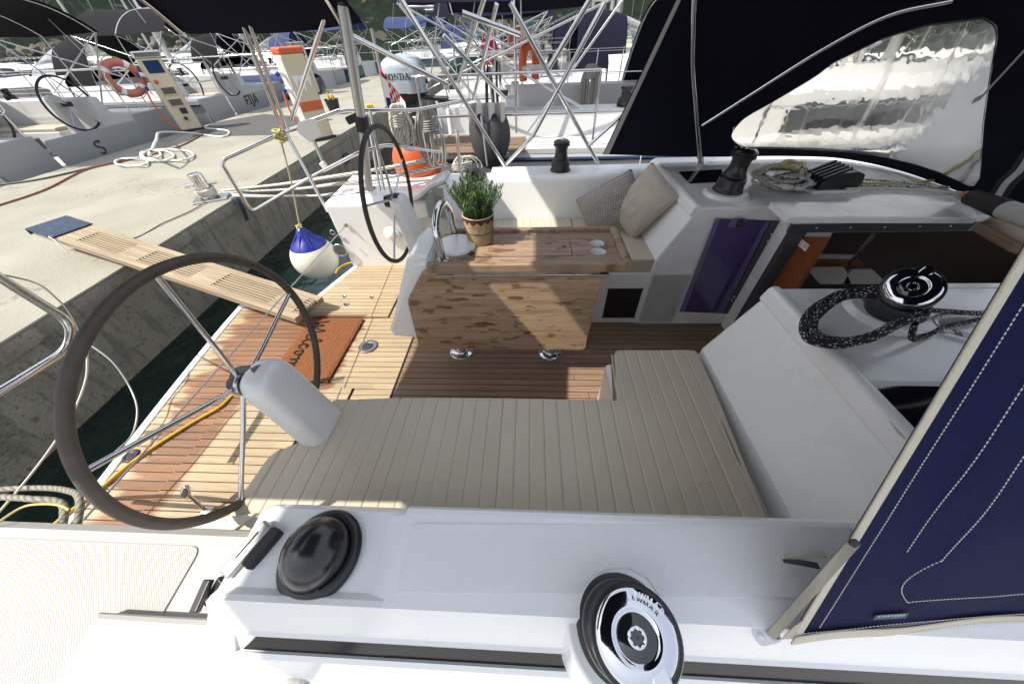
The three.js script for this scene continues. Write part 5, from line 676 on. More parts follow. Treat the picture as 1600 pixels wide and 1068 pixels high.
{ // heaped halyards by the far roof winch and the clutch bank
  const rr = rng(23); const heap = (label, mat, c, w, h, n, r, seed) => { const g = thing('rope_heap', label, 'rope', onY(...c, ROOF).toArray()); const q = rng(seed); for (let s = 0; s < n; s++) { const pts = []; const k = 0.55 + 0.5 * q(), ph = q() * 6.28, oy = q() * 0.06; for (let i = 0; i < 12; i++) { const a = ph + i / 12 * 6.283; pts.push(onY(c[0] + w * k * Math.cos(a) + (q() - 0.5) * 9, c[1] + h * k * Math.sin(a) + (q() - 0.5) * 5, ROOF + 0.012 + oy + 0.008 * q())); } raw('turn', tube(pts, r, { closed: true, seg: 110, rad: 7, vrep: 10 }).translate(-g.position.x, -g.position.y, -g.position.z), mat, g); } return g; };
  heap('cream rope heaped behind the far roof winch', M.ropeTwist, [1222, 272], 48, 15, 9, 0.0085, 31); heap('grey and blue flecked rope heaped before the black clutch bank', M.ropeFleck, [1240, 284], 42, 13, 9, 0.0075, 32); heap('yellow rope turns on top of the cream heap', M.ropeYellow, [1236, 258], 22, 6, 3, 0.0075, 33);
  const g = thing('clutch_bank', 'bank of black rope clutches on the far coachroof ahead of the heaped lines', 'rope clutch', onY(1298, 300, ROOF).toArray()); const o = onY(1298, 292, ROOF); const dx = 0.10;
  part('plinth', box(0.26, 0.022, 0.17, [0, 0.010, -0.05], [0, 0.06, 0], 0.008), M.gelPlain, g); for (let i = 0; i < 5; i++) { part('clutch', profZ([[-0.10, 0.02], [0.10, 0.02], [0.115, 0.05], [0.10, 0.095], [0.06, 0.11], [-0.03, 0.10], [-0.09, 0.06]], -0.125 + i * 0.031, -0.125 + i * 0.031 + 0.026, 0.004, 0.01), M.black, g); part('handle', box(0.13, 0.012, 0.018, [-0.035, 0.098, -0.112 + i * 0.031], [0, 0, 0.42], 0.004), M.black, g); }
  for (const [i, m, e] of [[0, M.ropeFleck, [1480, 297]], [1, M.ropeYellow, [1470, 285]], [2, M.ropeFleck, [1440, 296]], [3, M.rope, [1500, 305]]]) line('halyard', ['grey flecked halyard leading forward from the first black clutch', 'yellow halyard leading forward from the clutch bank', 'short flecked rope tail hanging over the clutch front', 'plain cream halyard leading forward to the hood edge'][i], 'rope', [onY(1322, 280 + i * 5, ROOF + 0.03), onY(1380, 282 + i * 4, ROOF + 0.014), V(onY(...e, ROOF).x, ROOF + 0.013, onY(...e, ROOF).z)], 0.007, m);
}
{ // boom end: black sleeve, orange tip, teak grab rail
  const a = onY(1507, 304, ROOF + 0.09), b = onY(1640, 352, ROOF + 0.13); const g = thing('boat_hook', 'black sleeved pole with an orange tip lying against the hood base', 'boat hook', a.toArray()); const L = (q) => q.translate(-a.x, -a.y, -a.z); part('tip', L(rod(a, a.clone().lerp(b, 0.10), 0.016, 0.022, 14)), M.orange, g); part('sleeve', L(rod(a.clone().lerp(b, 0.1), a.clone().lerp(b, 0.55), 0.03, 0.036, 16)), M.blackMatte, g); part('shaft', L(rod(a.clone().lerp(b, 0.55), b, 0.034, 0.034, 16)), M.lightGrey, g);
  const h = [[1530, 346], [1560, 334], [1640, 362], [1640, 395], [1590, 378]].map(([u, v]) => onY(u, v, ROOF + 0.06)); const k = thing('grab_rail', 'varnished teak grab rail end at the right edge of the hatch', 'handrail', h[0].toArray()); raw('rail', worldUV(clean(slab(h, 0.04, { bevel: 0.01, up: [0, 1, 0] }))).translate(-h[0].x, -h[0].y, -h[0].z), M.teakSole[1], k); }
{ // folding steel foot brace beside the near wheel
  const a = onY(290, 768, 0.16), b = onY(322, 798, 0.03); const g = thing('throttle_lever', 'chrome engine lever with oval knob on the teak beside the near bench', 'lever', b.toArray()); const L = (q) => q.translate(-b.x, -b.y, -b.z); part('arm', L(tube([b, b.clone().lerp(a, 0.55).add(V(0, 0.004, 0)), a], 0.007)), M.steel, g); const kn = new THREE.SphereGeometry(0.026, 24, 16); kn.scale(0.62, 1.25, 0.62); kn.rotateX(-0.6); kn.rotateZ(-0.3); kn.translate(a.x - b.x, a.y - b.y, a.z - b.z); part('knob', kn, M.chrome, g); part('mount', L(box(0.05, 0.03, 0.035, [b.x + 0.01, 0.028, b.z], [0, 0, 0], 0.006)), M.steelDull, g);
  const q = [[284, 828], [352, 806], [400, 800], [352, 838], [335, 838]].map(([u, v]) => onY(u, v, 0.50)); const s = thing('helm_step', 'cream plastic box lid under the lower rim of the near wheel', 'box', q[0].toArray()); part('lid', slab(q, 0.14, { bevel: 0.006, up: [0, 1, 0] }).translate(-q[0].x, -q[0].y, -q[0].z), phy(0.62, 0.57, 0.48, 0.5), s); }
{ // fittings on the far quarter box
  const zf = -2.468, f = (u, v, d = 0) => onZ(u, v, zf + d); const R3 = [Math.PI / 2, 0, 0];
  let p = f(612, 366); let g = sub('dome_light', yacht); part('bezel', lathe([[0.0001, 0.004], [0.05, 0.006], [0.066, 0.004], [0.068, 0]], 36, p.toArray(), R3), M.gelPlain, g); part('lens', lathe(Array.from({ length: 8 }, (_, i) => [0.045 * Math.cos(i / 7 * 1.57), 0.005 + 0.03 * Math.sin(i / 7 * 1.57)]).reverse(), 32, p.toArray(), R3), M.gelPlain, g);
  p = f(531, 391); g = sub('vent_grille', yacht); part('ring', lathe([[0.045, 0.001], [0.05, 0.008], [0.058, 0.006], [0.060, 0]], 32, p.toArray(), R3), M.steelDull, g); part('mesh', lathe([[0.0001, 0.003], [0.047, 0.002]], 28, p.toArray(), R3), M.blackMatte, g); part('bar', [...Array.from({ length: 7 }, (_, i) => box(0.004, 2 * Math.sqrt(0.045 ** 2 - ((i - 3) * 0.013) ** 2), 0.004, [p.x + (i - 3) * 0.013, p.y, p.z + 0.004])), ...Array.from({ length: 7 }, (_, i) => box(2 * Math.sqrt(0.045 ** 2 - ((i - 3) * 0.013) ** 2), 0.004, 0.003, [p.x, p.y + (i - 3) * 0.013, p.z + 0.0055]))], M.steelDull, g);
  p = f(519.5, 363); g = sub('socket', yacht); part('ring', lathe([[0.012, 0.001], [0.014, 0.005], [0.022, 0.004], [0.023, 0]], 24, p.toArray(), R3), M.steelDull, g); part('plug', lathe([[0.0001, 0.003], [0.013, 0.002]], 20, p.toArray(), R3), M.black, g);
  p = f(540, 352, 0.01); part('wire_eye', [at(new THREE.TorusGeometry(0.014, 0.004, 8, 20), p.toArray(), [0, 1.2, 0]), lathe([[0.0001, 0.004], [0.018, 0.003], [0.02, 0]], 18, f(540, 352).toArray(), R3)], M.steel, yacht);
  p = f(536, 372, 0.012); part('shackle', [rail([[p.x, p.y, p.z], [p.x + 0.025, p.y - 0.05, p.z], [p.x + 0.04, p.y - 0.05, p.z], [p.x + 0.01, p.y, p.z]], 0.003, 0.01)], M.steel, yacht);
  // blue sponge at the foot of the far pedestal
  const s = onY(622, 405, 0.03); tag(part('sponge', box(0.12, 0.04, 0.06, [s.x, 0.035, s.z], [0, 0.3, 0], 0.012), phy(0.02, 0.16, 0.5, 0.8), null), 'small bright blue sponge at the foot of the far pedestal', 'sponge'); }

// ================================================================ HARBOUR
const WL = -0.50, PIER = 0.20;
{ const w = new THREE.PlaneGeometry(700, 700, 1, 1); w.rotateX(-Math.PI / 2); w.translate(0, WL, 0); struct('water', w, M.water); }
const nearX = (z) => -3.42 + (z > -3.4 ? 0.10 * (z + 3.4) / 2.1 : -0.03 * (z + 3.4) * -1), farX = (z) => -7.1;
{
  const zs = [6, -1, -3.4, -8, -14, -24, -40, -70], near = zs.map((z) => [nearX(z), z]), far = zs.map((z) => [-7.15, z]).reverse();
  struct('pier', flat([...near, ...far], PIER - 0.02, PIER, 0.006), M.concrete);
  for (let i = 0; i < zs.length - 1; i++) { }
  const wallRows = [PIER - 0.021, PIER - 0.12, PIER - 0.121, -0.3, -1.6].map((y, k) => { const row = []; for (let i = 0; i <= 60; i++) { const z = lerp(6, -70, Math.pow(i / 60, 1.6)); row.push([nearX(z) - (k >= 2 ? 0.012 : 0.0), y, z]); } return row; });
  struct('pier_wall', sheet(wallRows, 0.05), M.wall);
  struct('pier_core', flat([...near.map(([x, z]) => [x - 0.08, z]), ...far], -1.6, PIER - 0.022), M.wall);
}
{ // wooded hills round the bay: a ring of terrain, uneven, far behind the boats
  const rows = []; for (let i = 0; i <= 22; i++) { const t = i / 22, row = []; for (let j = 0; j <= 260; j++) { const a = lerp(-0.2, Math.PI + 0.9, j / 260), r = lerp(120, 330, t) + 18 * (fbm(j * 0.06, 3, 501, 3) - 0.5); const h = 58 * sm(Math.min(1, t * 1.2)) * (0.55 + 0.8 * fbm(j * 0.035, t * 2, 505, 4)) + 5 * (fbm(j * 0.9, i * 1.4, 509, 3) - 0.3) * Math.min(1, t * 6) - 1.2 * (1 - Math.min(1, t * 8)); row.push([Math.cos(a) * -r, WL + h, -Math.sin(a) * r - 10]); } rows.push(row); }
  const g = sheet(rows, 0); const m = new THREE.Mesh(g, phy(1, 1, 1, 1, { specularIntensity: 0.05, map: scaleTex(tex(512, 512, (u, v) => mix3(mix3([0.006, 0.011, 0.008], [0.020, 0.027, 0.018], fbm(u * 24, v * 24, 515, 4, 24, 24)), [0.10, 0.09, 0.07], 0.6 * smooth(0.60, 0.72, fbm(u * 6, v * 6, 519, 4, 6, 6)))), 0.03, 0.03) })); m.name = 'hillside'; m.userData.kind = 'structure'; scene.add(m);
  // rough stone breakwater at the back of the basin
  const st = []; const q = rng(61); for (let i = 0; i < 420; i++) { const u = q(), z = lerp(-85, 25, u), lay = q(); const s = 0.4 + 0.55 * q(); const ic = new THREE.IcosahedronGeometry(s, 0); ic.scale(1, 0.7, 0.9); st.push(at(ic, [-50 - 3 * q() - 2 * lay, WL + 0.2 + 2.2 * lay, z], [q() * 6, q() * 6, q() * 6])); } const bw = part('breakwater', st, phy(0.13, 0.12, 0.10, 0.95, { specularIntensity: 0.2 }), null); bw.userData.kind = 'structure';
}
// ---------------------------------------------------------------- boats alongside and opposite
function boat(name, label, p, turn, o = {}) {
  const g = thing(name, label, 'sailing yacht', p, turn, o.group); const L = o.L || 12.4, B = o.B || 3.75, SH = 1.08;
  const hb = (u) => B / 2 * (u < 0.45 ? lerp(0.90, 1, sm(u / 0.45)) : Math.max(0.012, 1 - Math.pow((u - 0.45) / 0.55, 2.3))), sheer = (u) => SH + 0.25 * u * u;
  const hm = o.hull || M.gelPlain, dk = o.deck || M.gelPlain;
  const rows = []; for (let i = 0; i <= 30; i++) { const u = i / 30, h = hb(u), row = [], rake = 0.25 * (1 - u); for (let j = 0; j <= 16; j++) { const a = j / 8 - 1, k = 1 - Math.abs(a); const y = lerp(sheer(u), -0.45, k), z = Math.sign(a) * h * (k < 0.7 ? 1 - 0.16 * Math.pow(k / 0.7, 2) : 0.84 * Math.sqrt(Math.max(0, 1 - Math.pow((k - 0.7) / 0.3, 2)))); row.push([u * L - rake * k * 0.9 + (u > 0.9 ? -k * (u - 0.9) * 6 * 1.0 : 0), y, a === 0 ? 0 : z]); } rows.push(row); }
  raw('hull', sheet(rows, 0.03), hm, g);
  for (const s of [-1, 1]) part('rub_rail', tube(Array.from({ length: 16 }, (_, i) => { const u = i / 15; return [u * L, sheer(u) - 0.10, s * (hb(u) + 0.004)]; }), 0.022, { seg: 60, rad: 6 }), o.stripe || M.navyHull, g);
  const h0 = hb(0); part('transom', profX([[-h0, SH], [-h0 * 0.98, 0.5], [-h0 * 0.86, 0], [-h0 * 0.5, -0.42], [h0 * 0.5, -0.42], [h0 * 0.86, 0], [h0 * 0.98, 0.5], [h0, SH], [0.86, SH], [0.80, 0.50], [-0.80, 0.50], [-0.86, SH]], -0.05, 0.0, 0.006), hm, g);
  part('transom_door', [profX([[-0.74, 0.02], [0.74, 0.02], [0.78, o.closed ? 1.0 : 0.48], [-0.78, o.closed ? 1.0 : 0.48]], -0.07, -0.052, 0.004, 0.03), span(-0.16, -0.02, -0.02, 0.012, -0.78, 0.78, 0.01)], o.door || hm, g); part('door_seal', span(-0.075, -0.045, 0.012, 0.03, -0.76, 0.76), M.blackMatte, g);
  const out = []; for (let i = 0; i <= 20; i++) { const u = i / 20; out.push([u * L, -hb(u)]); } for (let i = 20; i >= 0; i--) { const u = i / 20; out.push([u * L, hb(u)]); } out.push([0, 0.95], [3.45, 0.95], [3.45, -0.95], [0, -0.95]); part('deck', flat(out, SH - 0.04, SH + 0.005), dk, g);
  part('cockpit', [span(-0.02, 3.5, 0.46, 0.50, -0.96, 0.96), span(0.0, 3.45, 0.45, SH - 0.03, -0.99, -0.952), span(0.0, 3.45, 0.45, SH - 0.03, 0.952, 0.99), span(3.452, 3.5, 0.45, SH + 0.3, -1.0, 1.0)], dk, g);
  for (const z of [-0.72, 0.72]) { part('bench', span(1.25, 3.4, 0.5, 0.90, z - 0.225, z + 0.225, 0.02), dk, g); part('seat_pad', span(1.3, 3.36, 0.90, 0.96, z - 0.2, z + 0.2, 0.02), o.pad || M.vinyl, g); }
  for (const s of [-1, 1]) part('coaming', profX([[s * 0.96, SH - 0.03], [s * 0.99, SH + 0.24], [s * 1.03, SH + 0.27], [s * 1.16, SH + 0.25], [s * 1.22, SH - 0.02]], 0.75, 3.44, 0.01), dk, g);
  // coachroof with long dark side windows
  const w = (u) => (o.cw || 1) * lerp(1.22, 0.62, Math.pow(u, 1.6)), ht = (u) => lerp(0.50, 0.20, u * u) * (u > 0.94 ? 0.4 : 1); const cr = []; for (let i = 0; i <= 16; i++) { const u = i / 16, x = 3.47 + u * 5.3, a = w(u), h = ht(u); cr.push([[x, SH - 0.02, -a], [x, SH + h * 0.72, -a * 0.94], [x, SH + h * 0.92, -a * 0.84], [x, SH + h, -a * 0.5], [x, SH + h * 1.03, 0], [x, SH + h, a * 0.5], [x, SH + h * 0.92, a * 0.84], [x, SH + h * 0.72, a * 0.94], [x, SH - 0.02, a]]); }
  part('coachroof', crease(sheet(cr, 0.004), 0.5), dk, g);
  for (const s of [-1, 1]) for (const [u0, u1] of [[0.10, 0.44], [0.48, 0.72]]) { const r = [[], []]; for (let i = 0; i <= 8; i++) { const u = lerp(u0, u1, i / 8), x = 3.47 + u * 5.3, a = w(u), h = ht(u) * (i === 0 || i === 8 ? 0.8 : 1); for (const [q, f] of o.cw ? [[0, 0.10], [1, 0.55]] : [[0, 0.24], [1, 0.60]]) { const zz = lerp(a, a * 0.94, f / 0.72); r[q].push([x, SH + h * f, s * (zz + 0.016)]); } } part('side_window', sheet(s > 0 ? r : r.reverse(), 0.008), M.glassDark, g); }
  for (const [x, q] of [[5.9, 0.25], [7.3, 0.22]]) { const u = (x - 3.47) / 5.3; part('hatch', box(0.5, 0.05, 0.5, [x, SH + ht(u) * 1.02 + 0.02, 0], [0, 0, -0.03], 0.02), M.glassDark, g); }
  for (const s of [-1, 1]) { // helm
    const ped = part('pedestal', at(extrude(roundPoly([[-0.11, 0], [0.11, 0], [0.10, 0.92], [-0.10, 0.92]], [0, 0, 0.09, 0.09]), 0.12, 0.02), [1.05, 0.5, s * 0.72], [0, Math.PI / 2, 0]), o.ped || M.lightGrey, g);
    const wl = sub('steering_wheel', g); wl.position.set(0.86, 1.28, s * 0.72); raw('rim', new THREE.TorusGeometry(0.40, 0.018, 8, 48).rotateY(Math.PI / 2), M.black, wl); part('spokes', Array.from({ length: 5 }, (_, i) => rod([0.02, 0, 0], [0, 0.4 * Math.cos(i * 1.2566), 0.4 * Math.sin(i * 1.2566)], 0.007, 0.007, 6)), M.steel, wl); part('hub', rod([-0.01, 0, 0], [0.14, 0, 0], 0.04, 0.04, 12), M.black, wl);
    const rl = sub('pushpit', g); part('rail', [rail([[2.0, SH + 0.62, s * (hb(0.16) - 0.08)], [0.25, SH + 0.62, s * (h0 - 0.05)], [-0.02, SH + 0.60, s * (h0 - 0.25)], [-0.02, SH + 0.60, s * 0.86], [-0.02, SH + 0.28, s * 0.86], [-0.02, SH + 0.28, s * (h0 - 0.25)], [0.25, SH + 0.30, s * (h0 - 0.05)], [2.0, SH + 0.30, s * (hb(0.16) - 0.08)]], 0.0125, 0.1, 7), ...[[0.25, h0 - 0.05], [2.0, hb(0.16) - 0.08], [0.0, 0.9]].map(([x, z]) => rod([x, SH, s * z], [x, SH + 0.61, s * z], 0.0125, 0.0125, 7))], M.steel, rl);
    const st = [0.29, 0.42, 0.55, 0.68, 0.80].map((u) => [u * L, hb(u) - 0.07, sheer(u)]); for (const [x, z] of st) part('stanchion', rod([x, SH, s * z], [x, SH + 0.62, s * z], 0.012, 0.012, 7), M.steel, g);
    for (const y of [0.3, 0.60]) part('lifeline', tube([[2.0, SH + y, s * (hb(0.16) - 0.08)], ...st.map(([x, z]) => [x, SH + y, s * z])], 0.004, { seg: 40, rad: 5 }), M.steelDull, g);
    part('winch', lathe([[0.0001, 0], [0.085, 0], [0.08, 0.06], [0.055, 0.08], [0.05, 0.13], [0.066, 0.15], [0.06, 0.17], [0.0001, 0.17]], 20, [2.4, SH + 0.26, s * 1.09]), M.winch, g);
    part('backstay', tube([[0.12, SH + 0.02, s * (h0 - 0.35)], [4.9, 15, s * 0.05]], 0.006, { seg: 2, rad: 5 }), M.steelDull, g); for (const [x, b, t] of [[5.6, hb(0.45) - 0.12, 12], [5.2, hb(0.42) - 0.3, 7]]) part('shroud', rod([x, SH, s * b], [5.35, t, s * 0.08], 0.006, 0.006, 5), M.steelDull, g);
  }
  if (!o.noMast) part('mast', rod([5.35, SH + 0.4, 0], [5.35, 16, 0], 0.10, 0.07, 14), M.alu, g); const bm = o.noMast ? null : part('boom', rod([5.3, 2.85, 0], [1.0, 2.95, 0], 0.09, 0.08, 12), M.alu, g); if (bm) part('sail_cover', sheet(Array.from({ length: 15 }, (_, i) => { const t = i / 14; return Array.from({ length: 13 }, (_, j) => { const a = j / 12 * Math.PI * 2, r = 0.17 * (1 - 0.4 * t) + 0.01 * Math.sin(i * 2 + j); return [lerp(5.25, 1.1, t), 3.05 + 0.02 * t + r * 1.25 * Math.cos(a), r * 0.8 * Math.sin(a)]; }); }), 0), o.canvas || M.navyIn, bm);
  const hood = (m, xa, xf, hh, cut, nm = 'sprayhood') => { const sp = sub(nm, g); const rr = (x0, x1, f0, f1, wl, wh) => { const rows = []; for (let i = 0; i <= 6; i++) { const k = lerp(f0, f1, i / 6), row = []; for (let j = 0; j <= 20; j++) { const a = lerp(wl, wh, j / 20), y = SH + 0.22 + hh * (1 - 0.52 * k * k) * (1 - Math.pow(Math.abs(a), 3)); row.push([lerp(xa, xf, k) - 0.15 * Math.abs(a) * (1 - k), y, a * lerp(1.12, 0.98, k)]); } rows.push(row); } return sheet(rows, 0.004); };
    if (!cut) { part('cloth', rr(xa, xf, 0, 1, -1, 1), m, sp); } else { part('cloth', [rr(0, 0, 0, 0.52, -1, 1), rr(0, 0, 0.52, 1, -1, -0.93), rr(0, 0, 0.52, 1, 0.93, 1), rr(0, 0, 0.52, 1, -0.05, 0.05), rr(0, 0, 0.93, 1, -0.93, 0.93)], m, sp); raw('window', [rr(0, 0, 0.52, 0.93, -0.93, -0.05), rr(0, 0, 0.52, 0.93, 0.05, 0.93)], M.clear, sp); }
    part('bow', tube(Array.from({ length: 21 }, (_, j) => { const a = j / 10 - 1; return [xa - 0.15 * Math.abs(a) + 0.02, SH + 0.2 + hh * (1 - Math.pow(Math.abs(a), 3)), a * 1.1]; }), 0.0125, { seg: 50, rad: 7 }), M.steel, sp); };
  if (o.hood !== null) hood(o.hood || M.navyIn, 2.95, 4.75, 0.95, true);
  if (o.bimini !== null) { const m = o.bimini || M.navyIn, bi = sub('bimini', g); const rows = []; for (let i = 0; i <= 6; i++) { const x = lerp(0.1, 2.25, i / 6); rows.push(Array.from({ length: 21 }, (_, j) => { const a = j / 10 - 1; return [x, 2.62 - 0.42 * Math.pow(Math.abs(a), 3) - 0.03 * Math.sin(i / 6 * 3.14), a * 1.42]; })); } part('cloth', sheet(rows, 0.004), m, bi);
    part('bow', [0.15, 1.2, 2.2].flatMap((x) => [tube(Array.from({ length: 21 }, (_, j) => { const a = j / 10 - 1; return [x, 2.60 - 0.42 * Math.pow(Math.abs(a), 3), a * 1.41]; }), 0.0125, { seg: 40, rad: 7 }), ...[-1, 1].map((s) => rod([x, 2.2, s * 1.41], [1.2 + (x - 1.2) * 0.12, SH + 0.1, s * 1.45], 0.0125, 0.0125, 7))]).concat([-1, 1].flatMap((s) => [rod([0.15, 2.2, s * 1.41], [1.9, SH + 0.3, s * 1.45], 0.011, 0.011, 7), rod([2.2, 2.2, s * 1.41], [0.3, SH + 0.5, s * 1.5], 0.011, 0.011, 7)])), M.steel, bi); }
  for (const s of o.fenders || [-1, 1]) for (const u of [0.2, 0.42, 0.6]) { const f = sub('fender', g); f.position.set(u * L, 0.42, s * (hb(u) + 0.12)); part('body', lathe([[0.0001, -0.34], [0.06, -0.33], [0.11, -0.25], [0.115, 0.22], [0.07, 0.32], [0.03, 0.36], [0.0001, 0.37]], 18), M.fender, f); part('line', rod([0, 0.36, 0], [0, SH + 0.2, -s * 0.15], 0.006, 0.006, 5), M.rope, f); }
  if (o.name) { const t = letters(o.name[0], o.name[1], 0.004); face(t, o.name[2], [0, 0, 1], [0, 1, 0]); part('name_lettering', t, M.black, g); }
  return g;
}
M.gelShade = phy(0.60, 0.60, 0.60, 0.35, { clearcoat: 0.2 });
// own side, to the left beyond the far rail
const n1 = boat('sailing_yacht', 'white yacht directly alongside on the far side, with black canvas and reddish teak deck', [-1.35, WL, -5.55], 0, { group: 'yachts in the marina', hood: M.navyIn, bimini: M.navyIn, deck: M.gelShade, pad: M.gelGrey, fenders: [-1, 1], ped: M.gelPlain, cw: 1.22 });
boat('sailing_yacht', 'second yacht along on the far side, under navy canvas', [-1.9, WL, -9.75], 0, { bimini: M.navyIn, hood: M.navyIn, canvas: M.blueCanvas, fenders: [1], group: 'yachts in the marina' });
const far1 = boat('sailing_yacht', 'third yacht along on the far side, its navy stripe and cream deck half hidden', [-1.6, WL, -14.0], 0, { hood: M.navyIn, deck: std(0.62, 0.58, 0.48, 0.5), fenders: [], group: 'yachts in the marina' });
copyOf(far1, [-1.9, WL, -18.4], 0, 'fourth yacht along on the far side, mostly hidden by rigging'); copyOf(far1, [-1.4, WL, -22.8], 0, 'fifth yacht along on the far side, small and pale in the distance'); copyOf(far1, [-1.7, WL, -27.4], 0, 'sixth and most distant yacht along on the far side');
// across the pier, sterns towards us
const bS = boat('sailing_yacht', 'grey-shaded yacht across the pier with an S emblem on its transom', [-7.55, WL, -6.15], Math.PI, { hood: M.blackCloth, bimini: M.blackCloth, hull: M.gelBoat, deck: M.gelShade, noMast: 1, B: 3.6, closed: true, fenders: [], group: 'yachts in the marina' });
{ // emblem: a curled S with a forked tail
  const c = new THREE.CatmullRomCurve3([[0.035, 0.075], [0.01, 0.085], [-0.028, 0.066], [-0.026, 0.04], [0.012, 0.016], [0.034, -0.012], [0.018, -0.045], [-0.012, -0.05], [-0.03, -0.036]].map(([a, b]) => V(0, b * 1.3, -a * 1.5))); const gs = [new THREE.TubeGeometry(c, 40, 0.011, 8), at(new THREE.SphereGeometry(0.02, 12, 8), [0, 0.105, -0.048]), rod([0, 0.0, -0.03], [0, 0.02, -0.075], 0.012, 0.002, 6)]; part('emblem', gs.map((q) => q.rotateY(Math.PI).translate(-0.075, 0.74, -0.12)), M.black, bS); }
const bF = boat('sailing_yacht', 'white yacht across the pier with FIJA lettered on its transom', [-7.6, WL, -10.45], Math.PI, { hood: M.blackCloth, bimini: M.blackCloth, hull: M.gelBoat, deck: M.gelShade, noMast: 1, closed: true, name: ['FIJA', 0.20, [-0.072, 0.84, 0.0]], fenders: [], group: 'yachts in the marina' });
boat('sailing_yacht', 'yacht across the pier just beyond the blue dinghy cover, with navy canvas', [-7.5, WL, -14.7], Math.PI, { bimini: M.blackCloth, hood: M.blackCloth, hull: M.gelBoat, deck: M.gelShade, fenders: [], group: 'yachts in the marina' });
const oF = boat('sailing_yacht', 'dark teal yacht across the pier, further along beyond the outboard engine', [-7.4, WL, -19.0], Math.PI, { hull: M.teal, bimini: M.blueCanvas, hood: M.blueCanvas, fenders: [], group: 'yachts in the marina' }); copyOf(oF, [-7.4, WL, -23.3], Math.PI, 'second teal yacht across the pier, next along'); copyOf(oF, [-7.4, WL, -27.7], Math.PI, 'teal yacht across the pier at the far end of its row');
// a further row beyond the opposite boats
const rowB = boat('sailing_yacht', 'navy-hulled yacht in the far row at upper left, nearest the left edge', [-38, WL, -9], 0, { hull: M.navyHull, bimini: null, fenders: [1], group: 'yachts in the marina' }); 
for (const [i, z, t] of [[0, -14, 'navy-hulled yacht in the far row, second from the left edge'], [1, -19, 'navy-hulled yacht in the far row, third from the left edge'], [2, -24.5, 'navy-hulled yacht in the far row, fourth from the left edge'], [3, -30, 'navy-hulled yacht in the far row, fifth from the left edge'], [4, -36, 'navy-hulled yacht in the far row, sixth from the left edge'], [5, -43, 'navy-hulled yacht in the far row, last and most distant']]) copyOf(rowB, [-38 + (i % 2), WL, z], 0, t);
struct('far_pier', span(-46, -39, -1.6, 0.25, -80, 20), M.wall);
// blue-covered dinghy between FIJA and its neighbour
{ const d = thing('dinghy', 'grey inflatable dinghy with blue cover hanging behind the second yacht across the pier', 'dinghy', [-7.9, 0.12, -12.75]); part('tube', [rail([[1.0, 0.25, -0.5], [-1.1, 0.25, -0.55], [-1.5, 0.3, 0], [-1.1, 0.25, 0.55], [1.0, 0.25, 0.5]], 0.2, 0.5, 14)], M.gelGrey, d); part('cover', sheet(Array.from({ length: 9 }, (_, i) => Array.from({ length: 9 }, (_, j) => { const a = i / 8 * 2 - 1, b = j / 8 * 2 - 1; return [-0.2 + 1.2 * a, 0.44 + 0.14 * (1 - b * b), b * 0.62]; })), 0.01), M.blueCanvas, d); }
// ---------------------------------------------------------------- things on the pier and rails
function bollard(label, p, turn, tilt) { const g = thing('bollard', label, 'bollard', p, turn, undefined); part('post', [lathe([[0.0001, 0.27], [0.062, 0.27], [0.068, 0.262], [0.068, 0.01], [0.075, 0]], 28)], M.steel, g); part('cross_bar', rod([-0.15, 0.16, 0], [0.15, 0.16, 0], 0.02, 0.02, 14), M.steel, g); part('base', box(0.34, 0.02, 0.30, [0.02, 0.01, 0], [0, 0, 0], 0.006), M.steelDull, g);
  part('turn', Array.from({ length: 3 }, (_, i) => at(new THREE.TorusGeometry(0.085, 0.015, 8, 28).rotateX(Math.PI / 2), [0, 0.05 + i * 0.028, 0], [0.1 * (i - 1), 0, 0.06])), M.ropeTwist, g); return g; }
bollard('polished steel bollard with cross bar at the near pier edge holding our lines', [onY(335, 310, PIER).x - 0.05, PIER, onY(335, 310, PIER).z], 0.5);
bollard('weathered bollard at the far left pier edge with a dark rope round it', [onY(52, 245, PIER).x + 0.3, PIER, onY(52, 245, PIER).z], 1.2);
line('pier_hose', 'red-brown hose running diagonally across the pale pier', 'hose', [onY(-40, 332, PIER + 0.012), onY(60, 300, PIER + 0.012), onY(140, 263, PIER + 0.012), onY(200, 250, PIER + 0.012), onY(270, 232, PIER + 0.012), onY(325, 205, PIER + 0.012)], 0.010, M.hoseRed);
line('pier_line', 'dark thin line along the far pier edge', 'rope', [onY(-30, 292, PIER + 0.012), onY(60, 280, PIER + 0.012), onY(140, 262, PIER + 0.012), onY(205, 246, PIER + 0.012)], 0.012, std(0.10, 0.09, 0.08, 0.7));
line('pier_line', 'thin shore line from the bollard to the gangway end', 'rope', [onY(330, 308, PIER + 0.02), onY(300, 328, PIER + 0.01), onY(255, 348, PIER + 0.01), onY(205, 372, PIER + 0.012), onY(190, 366, PIER + 0.05)], 0.006, std(0.22, 0.20, 0.16, 0.8));
{ const g = thing('hose_coil', 'white water hose coiled in loose loops on the pier', 'hose', onY(240, 244, PIER).toArray()); const P = (u, v, h = 0.018) => onY(u, v, PIER + h).sub(g.position); raw('coil', tube([P(236, 236, 0.25), P(243, 220, 0.3), P(258, 206, 0.12), P(290, 207), P(350, 213), P(357, 205), P(320, 200)], 0.016, { seg: 60 }), M.hoseWhite, g);
  for (const [cx, cy, w, h] of [[245, 243, 26, 8], [262, 242, 40, 9], [205, 253, 26, 6], [235, 241, 16, 7]]) raw('loop', tube(Array.from({ length: 14 }, (_, i) => P(cx + w * Math.cos(i * 0.4488), cy + h * Math.sin(i * 0.4488), 0.018 + 0.012 * (i % 3))), 0.014, { closed: true, seg: 90 }), M.hoseWhite, g); raw('tail', tube([P(236, 236, 0.25), P(234, 244), P(245, 250)], 0.02), M.hoseWhite, g); }
